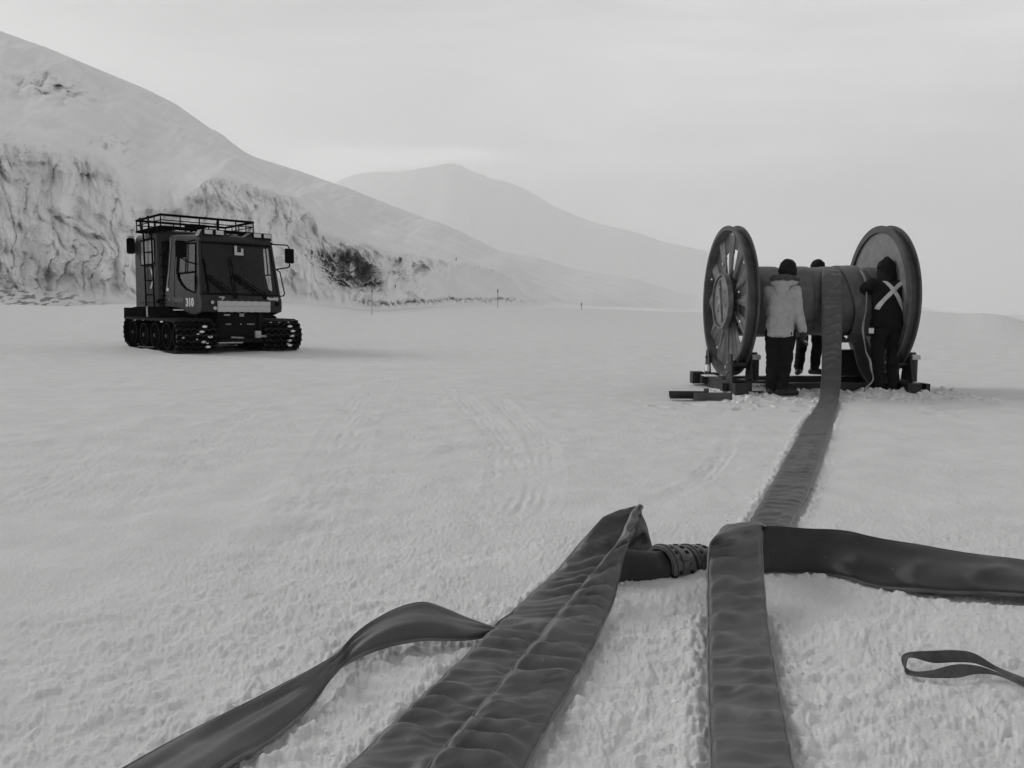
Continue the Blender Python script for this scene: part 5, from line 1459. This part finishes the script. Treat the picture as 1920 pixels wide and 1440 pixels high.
def person(label, loc, rotz, J, cols, hat='cap', hood=None, feet=None):
    """J: joints dict, local frame: +Y is where the person faces"""
    P = thing('person', label, 'person', loc, rotz)
    g = lambda k: J[k]
    def off(p, v): return (p[0] + v[0], p[1] + v[1], p[2] + v[2])
    hd = J['head']; nk = J['neck']; ch = J['chest']; wa = J['waist']; hp_ = J['hip']
    fx = J.get('face', (0, 1, 0)); fv = Vector(fx).normalized(); rv = fv.cross(Vector((0, 0, 1))).normalized()
    hv = Vector(hd)
    body = [[(*hp_, .15, .11, .10), (*wa, .14, .10, .10), (*ch, .17, .11, .13), (*off(nk, (0, 0, -.05)), .09, .07, .05)], [(*nk, .055), (*hd, .06)],
            [(*hd, .078, .095, .112)], [(*(hv - Vector((0, 0, .05)) + fv * .025), .058, .065, .06)],
            [(*(hv + fv * .10 + Vector((0, 0, -.0))), .013), (*(hv + fv * .112 + Vector((0, 0, -.03))), .017)],
            [(*(hv + fv * .088 + Vector((0, 0, -.062))), .026, .014, .010)], [(*(hv + fv * .082 + Vector((0, 0, .03))), .05, .03, .012)],
            [(*(hv + rv * .08 + Vector((0, 0, -.005))), .013, .02, .03)], [(*(hv - rv * .08 + Vector((0, 0, -.005))), .013, .02, .03)]]
    for s in ('l', 'r'):
        body.append([(*g('sh' + s), .062), (*g('el' + s), .045), (*g('wr' + s), .032)])
        body.append([(*off(hp_, (0, 0, -.02)), .10), (*g('hi' + s), .09), (*g('kn' + s), .062), (*g('an' + s), .045)])
        body += hand_chains(g('wr' + s), g('hd' + s), g('th' + s))
    blob_mesh('body', body, SKIN, P, voxel=.009, smooth_it=2)
    # eyes
    bm = bmesh.new()
    for sx_ in (-1, 1): bmesh.ops.create_icosphere(bm, subdivisions=2, radius=.012, matrix=Matrix.Translation(hv + fv * .088 + rv * sx_ * .03 + Vector((0, 0, .008))))
    obj('eyes', bm, PAINT_D, P, 60)
    jk = cols['jacket']; bulk = cols.get('bulk', 1.0)
    L_ = J['hem']
    jc = [[(*off(hp_, (0, 0, L_)), .205 * bulk, .165 * bulk, .03), (*off(hp_, (0, 0, .05)), .205 * bulk, .165 * bulk, .10), (*wa, .195 * bulk, .155 * bulk, .10), (*ch, .205 * bulk, .15 * bulk, .14), (*off(nk, (0, 0, -.05)), .11, .10, .05)],
          [(*g('shl'), .095 * bulk), (*ch, .14), (*g('shr'), .095 * bulk)]]
    for s in ('l', 'r'):
        jc.append([(*g('sh' + s), .092 * bulk), (*g('el' + s), .075 * bulk), (*g('wr' + s), .058 * bulk)])
    jo = blob_mesh('jacket', jc, jk, P, voxel=.012, smooth_it=4, wr=.012, wfreq=8, seed=cols.get('seed', 3))
    tc_ = [[(*off(hp_, (0, 0, .0)), .17, .14, .10), (*off(hp_, (0, 0, -.06)), .165, .135, .08)]]
    for s in ('l', 'r'):
        tc_.append([(*off(g('hi' + s), (0, 0, 0)), .115, .125, .1), (*g('kn' + s), .088), (*g('an' + s), .076)])
    blob_mesh('trousers', tc_, cols['trousers'], P, voxel=.012, smooth_it=4, wr=.012, wfreq=9, seed=13)
    for s in ('l', 'r'):
        a = Vector(g('an' + s)); fd = Vector(J['ft' + s]).normalized()
        z = -a.z
        bt = [[(*a, .066), (a.x, a.y, .07, .062)], [(*(Vector((a.x, a.y, .045)) - fd * .05), .05, .05, .045), (*(Vector((a.x, a.y, .05)) + fd * .08), .05, .05, .05), (*(Vector((a.x, a.y, .038)) + fd * .17), .042, .042, .038)]]
        bo = blob_mesh('boot', bt, BOOT, P, voxel=.010, smooth_it=2)
        gl = hand_chains(g('wr' + s), g('hd' + s), g('th' + s), 1.22)
        gl.append([(*(Vector(g('wr' + s)) - Vector(g('hd' + s)).normalized() * .04), .052), (*g('wr' + s), .046)])
        blob_mesh('glove', gl, GLOVE, P, voxel=.008, smooth_it=1)
    if hat == 'cap':
        ht = [[(*(hv + Vector((0, 0, .035)) - fv * .01), .108, .118, .105)], [(*(hv - fv * .045 + Vector((0, 0, -.03))), .095, .085, .085)],
              [(*(hv - fv * .035 + Vector((0, 0, -.08))), .088, .085, .06)], [(*(hv - fv * .03 + Vector((0, 0, -.13))), .075, .075, .05), (*(hv - fv * .02 + Vector((0, 0, -.17))), .08, .075, .04)]]
        ht.append([(*(hv + Vector((0, 0, -.02)) + fv * .02), .098, .108, .10)]) if cols.get('mask') else None
        blob_mesh('hat', ht, DARKH, P, voxel=.010, smooth_it=4, wr=.006, wfreq=20)
    if hood == 'down':
        b = Vector(nk)
        hh = [[(*(b + Vector((.12, .04, .0))), .05, .06, .045), (*(b + Vector((.10, -.08, -.01))), .06, .05, .05), (*(b + Vector((0, -.13, -.03))), .07, .055, .06), (*(b + Vector((-.10, -.08, -.01))), .06, .05, .05), (*(b + Vector((-.12, .04, .0))), .05, .06, .045)],
              [(*(b + Vector((0, -.13, -.06))), .11, .05, .06), (*(b + Vector((0.0, -.165, -.17))), .045, .025, .05)]]
        blob_mesh('hood', hh, jk, P, voxel=.010, smooth_it=3, wr=.008)
        fr = [[(*(b + Vector((.14, .06, .03))), .042), (*(b + Vector((.13, -.08, .04))), .042), (*(b + Vector((0, -.15, .055))), .045), (*(b + Vector((-.13, -.08, .04))), .042), (*(b + Vector((-.14, .06, .03))), .04)]]
        blob_mesh('fur_ruff', fr, FUR, P, voxel=.010, smooth_it=1, wr=.012, wfreq=40)
    if hood == 'up':
        hh = [[(*(hv + Vector((0, 0, .03)) - fv * .01), .125, .135, .125)], [(*(hv - fv * .03 + Vector((0, 0, -.06))), .125, .12, .10), (*off(nk, (0, 0, -.03)), .14, .115, .07)],
              [(*(hv - fv * .02 + Vector((.0, 0, .12))), .05, .07, .05)]]
        blob_mesh('hood', hh, jk, P, voxel=.011, smooth_it=3, wr=.008)
    return P, jo

J1 = dict(head=(.04, .10, 1.62), neck=(.01, .03, 1.46), chest=(-.01, -.01, 1.26), waist=(-.01, -.03, 1.02), hip=(-.02, -.02, .86), hem=-.09,
          face=(.75, .65, -.35), shl=(-.17, .0, 1.34), ell=(-.20, .16, 1.08), wrl=(-.02, .30, 1.02), hdl=(.7, .7, .1), thl=(0, 0, 1),
          shr=(.15, -.02, 1.34), elr=(.20, -.02, 1.06), wrr=(.25, .04, .84), hdr=(.05, .15, -1), thr=(0, 1, .1),
          hil=(-.10, -.01, .80), knl=(-.105, .0, .45), anl=(-.11, -.02, .12), hir=(.07, .01, .80), knr=(.055, .05, .45), anr=(.035, -.03, .12),
          ftl=(-.1, 1, 0), ftr=(1, .35, 0))
p1 = pz(1462, 744, 0)
person('person in a pale hooded parka and dark cap watching the hose beside the left flange', (p1[0], p1[1], .025), R(-30), J1,
       dict(jacket=PARKA, trousers=DARKC, bulk=.91, seed=5, mask=1), 'cap', 'down')
J2 = dict(head=(.03, -.12, 1.63), neck=(0, -.03, 1.48), chest=(0, .02, 1.26), waist=(0, .07, 1.02), hip=(0, .08, .88), hem=-.05,
          face=(.4, -.9, -.45), shl=(-.19, .0, 1.36), ell=(-.26, -.18, 1.16), wrl=(-.10, -.36, 1.22), hdl=(.5, -.8, 0), thl=(0, 0, 1),
          shr=(.19, .0, 1.36), elr=(.26, -.18, 1.20), wrr=(.16, -.32, 1.36), hdr=(-.2, -.9, .3), thr=(0, 0, 1),
          hil=(-.10, .07, .80), knl=(-.13, .03, .46), anl=(-.15, .05, .12), hir=(.10, .07, .80), knr=(.10, -.02, .46), anr=(.09, .05, .12),
          ftl=(-.5, -1, 0), ftr=(.8, -.7, 0))
p2 = pd(1522, 585, 12.35)
person('person in dark clothes and cap bending over the drum from behind the reel', (p2[0], 12.35, .13), 0, J2,
       dict(jacket=DARKC, trousers=DARKC, bulk=1.0, seed=7), 'cap', None)
J3 = dict(head=(.02, .20, 1.64), neck=(0, .10, 1.52), chest=(0, .02, 1.33), waist=(0, -.03, 1.05), hip=(.0, -.03, .92), hem=-.04,
          face=(.1, .8, -.6), shl=(-.19, .03, 1.43), ell=(-.30, .22, 1.34), wrl=(-.18, .42, 1.30), hdl=(.4, .9, 0), thl=(0, 0, 1),
          shr=(.19, .03, 1.42), elr=(.25, .17, 1.16), wrr=(.15, .38, 1.12), hdr=(-.3, .9, 0), thr=(0, 0, 1),
          hil=(-.10, -.02, .84), knl=(-.105, .02, .48), anl=(-.11, -.03, .12), hir=(.10, -.02, .84), knr=(.10, .02, .48), anr=(.095, -.03, .12),
          ftl=(-.3, 1, 0), ftr=(.1, 1, 0))
p3 = pz(1658, 740, 0)
P3o, jo3 = person('person in black with pale crossed braces leaning over the right part of the reel', (p3[0], p3[1], .02), R(-8), J3,
       dict(jacket=DARKC, trousers=DARKC, bulk=1.06, seed=9), 'none', 'up')
# crossed braces lie on the back of the jacket
bt = BVHTree.FromPolygons([v.co.copy() for v in jo3.data.vertices], [tuple(p.vertices) for p in jo3.data.polygons])
def back_strip(name, pts, w):
    pts = [Vector((a, 0, b)) for a, b in pts]
    cs = catmull(np.array([(p.x, p.z, 0) for p in pts]), 40)
    Lp, Rp = [], []
    for i in range(len(cs)):
        a = cs[max(0, i - 1)]; b = cs[min(len(cs) - 1, i + 1)]
        t = np.array([b[0] - a[0], b[1] - a[1]]); t /= np.linalg.norm(t); nrm = np.array([t[1], -t[0]])
        pr = []
        for s in (-1, 1):
            x = cs[i][0] + nrm[0] * s * w / 2; z = cs[i][1] + nrm[1] * s * w / 2
            h = bt.ray_cast(Vector((x, -1.5, z)), Vector((0, 1, 0)))
            if h[0] is None: break
            pr.append((x, h[0].y - .010, z))
        if len(pr) == 2: Lp.append(pr[0]); Rp.append(pr[1])
    o, _, _ = ribbon_mesh(name, np.array(Lp), np.array(Rp), .006, WEBW, ds=.02, nw=8)
    o.parent = P3o
    return o
back_strip('brace', [(-.07, 1.52), (-.02, 1.43), (.06, 1.30), (.13, 1.16), (.17, 1.08)], .05)
back_strip('brace', [(.19, 1.49), (.10, 1.43), (0, 1.34), (-.10, 1.23), (-.16, 1.14), (-.195, 1.02)], .05)
bm = bmesh.new(); add_box(bm, (-.26, -.12, .80), (-.20, -.10, .87))
obj('tag', bm, WHITE, P3o)

# ------------------------------------------------------------------ haze
bm = bmesh.new(); add_box(bm, (-14000, -3000, -90), (14000, 13000, 1900))
hz = obj('haze', bm, None) if False else None
me = bpy.data.meshes.new('haze'); bm.to_mesh(me); bm.free()
hz = bpy.data.objects.new('haze', me); C.objects.link(hz)
hm = bpy.data.materials.new('haze'); hm.use_nodes = True
hn = hm.node_tree; hn.nodes.clear()
ho_ = hn.nodes.new('ShaderNodeOutputMaterial'); pv_ = hn.nodes.new('ShaderNodeVolumePrincipled')
pv_.inputs['Color'].default_value = (.99, .99, .99, 1); pv_.inputs['Density'].default_value = 0.00020
pv_.inputs['Anisotropy'].default_value = 0.6
hn.links.new(pv_.outputs[0], ho_.inputs['Volume'])
me.materials.append(hm)
props(hz, 'thin pale haze over the snowfield', 'haze', None, 'stuff')

# ------------------------------------------------------------------ pieces that could be told apart become objects of their own
def split_loose(o):
    bm = bmesh.new(); bm.from_mesh(o.data); bm.verts.ensure_lookup_table()
    seen = set(); isl = []
    for v in bm.verts:
        if v.index in seen: continue
        st = [v]; cur = []; seen.add(v.index)
        while st:
            w = st.pop(); cur.append(w.index)
            for e in w.link_edges:
                x = e.other_vert(w)
                if x.index not in seen: seen.add(x.index); st.append(x)
        isl.append(cur)
    bm.free()
    if len(isl) < 2 or len(isl) > 60: return
    base = o.data
    for k, keep in enumerate(isl):
        ks = set(keep)
        b2 = bmesh.new(); b2.from_mesh(base); b2.verts.ensure_lookup_table()
        bmesh.ops.delete(b2, geom=[v for v in b2.verts if v.index not in ks], context='VERTS')
        me = bpy.data.meshes.new(o.name.split('.')[0]); b2.to_mesh(me); b2.free()
        for m_ in base.materials: me.materials.append(m_)
        if k == 0: o.data = me
        else:
            c = o.copy(); c.data = me; C.objects.link(c)
for o in list(bpy.data.objects):
    if o.type == 'MESH' and o.parent and not o.children and o.name.split('.')[0] in ('pillar', 'bolt_lug', 'snow_patch', 'slot', 'bolt', 'snow_lump', 'step', 'light_bar', 'hydraulic_fitting', 'eyes', 'seat', 'roof_box', 'wiper', 'emblem', 'rear_window_patch', 'latch', 'snow_and_gap_lumps', 'hub', 'sash_bar'):
        split_loose(o)
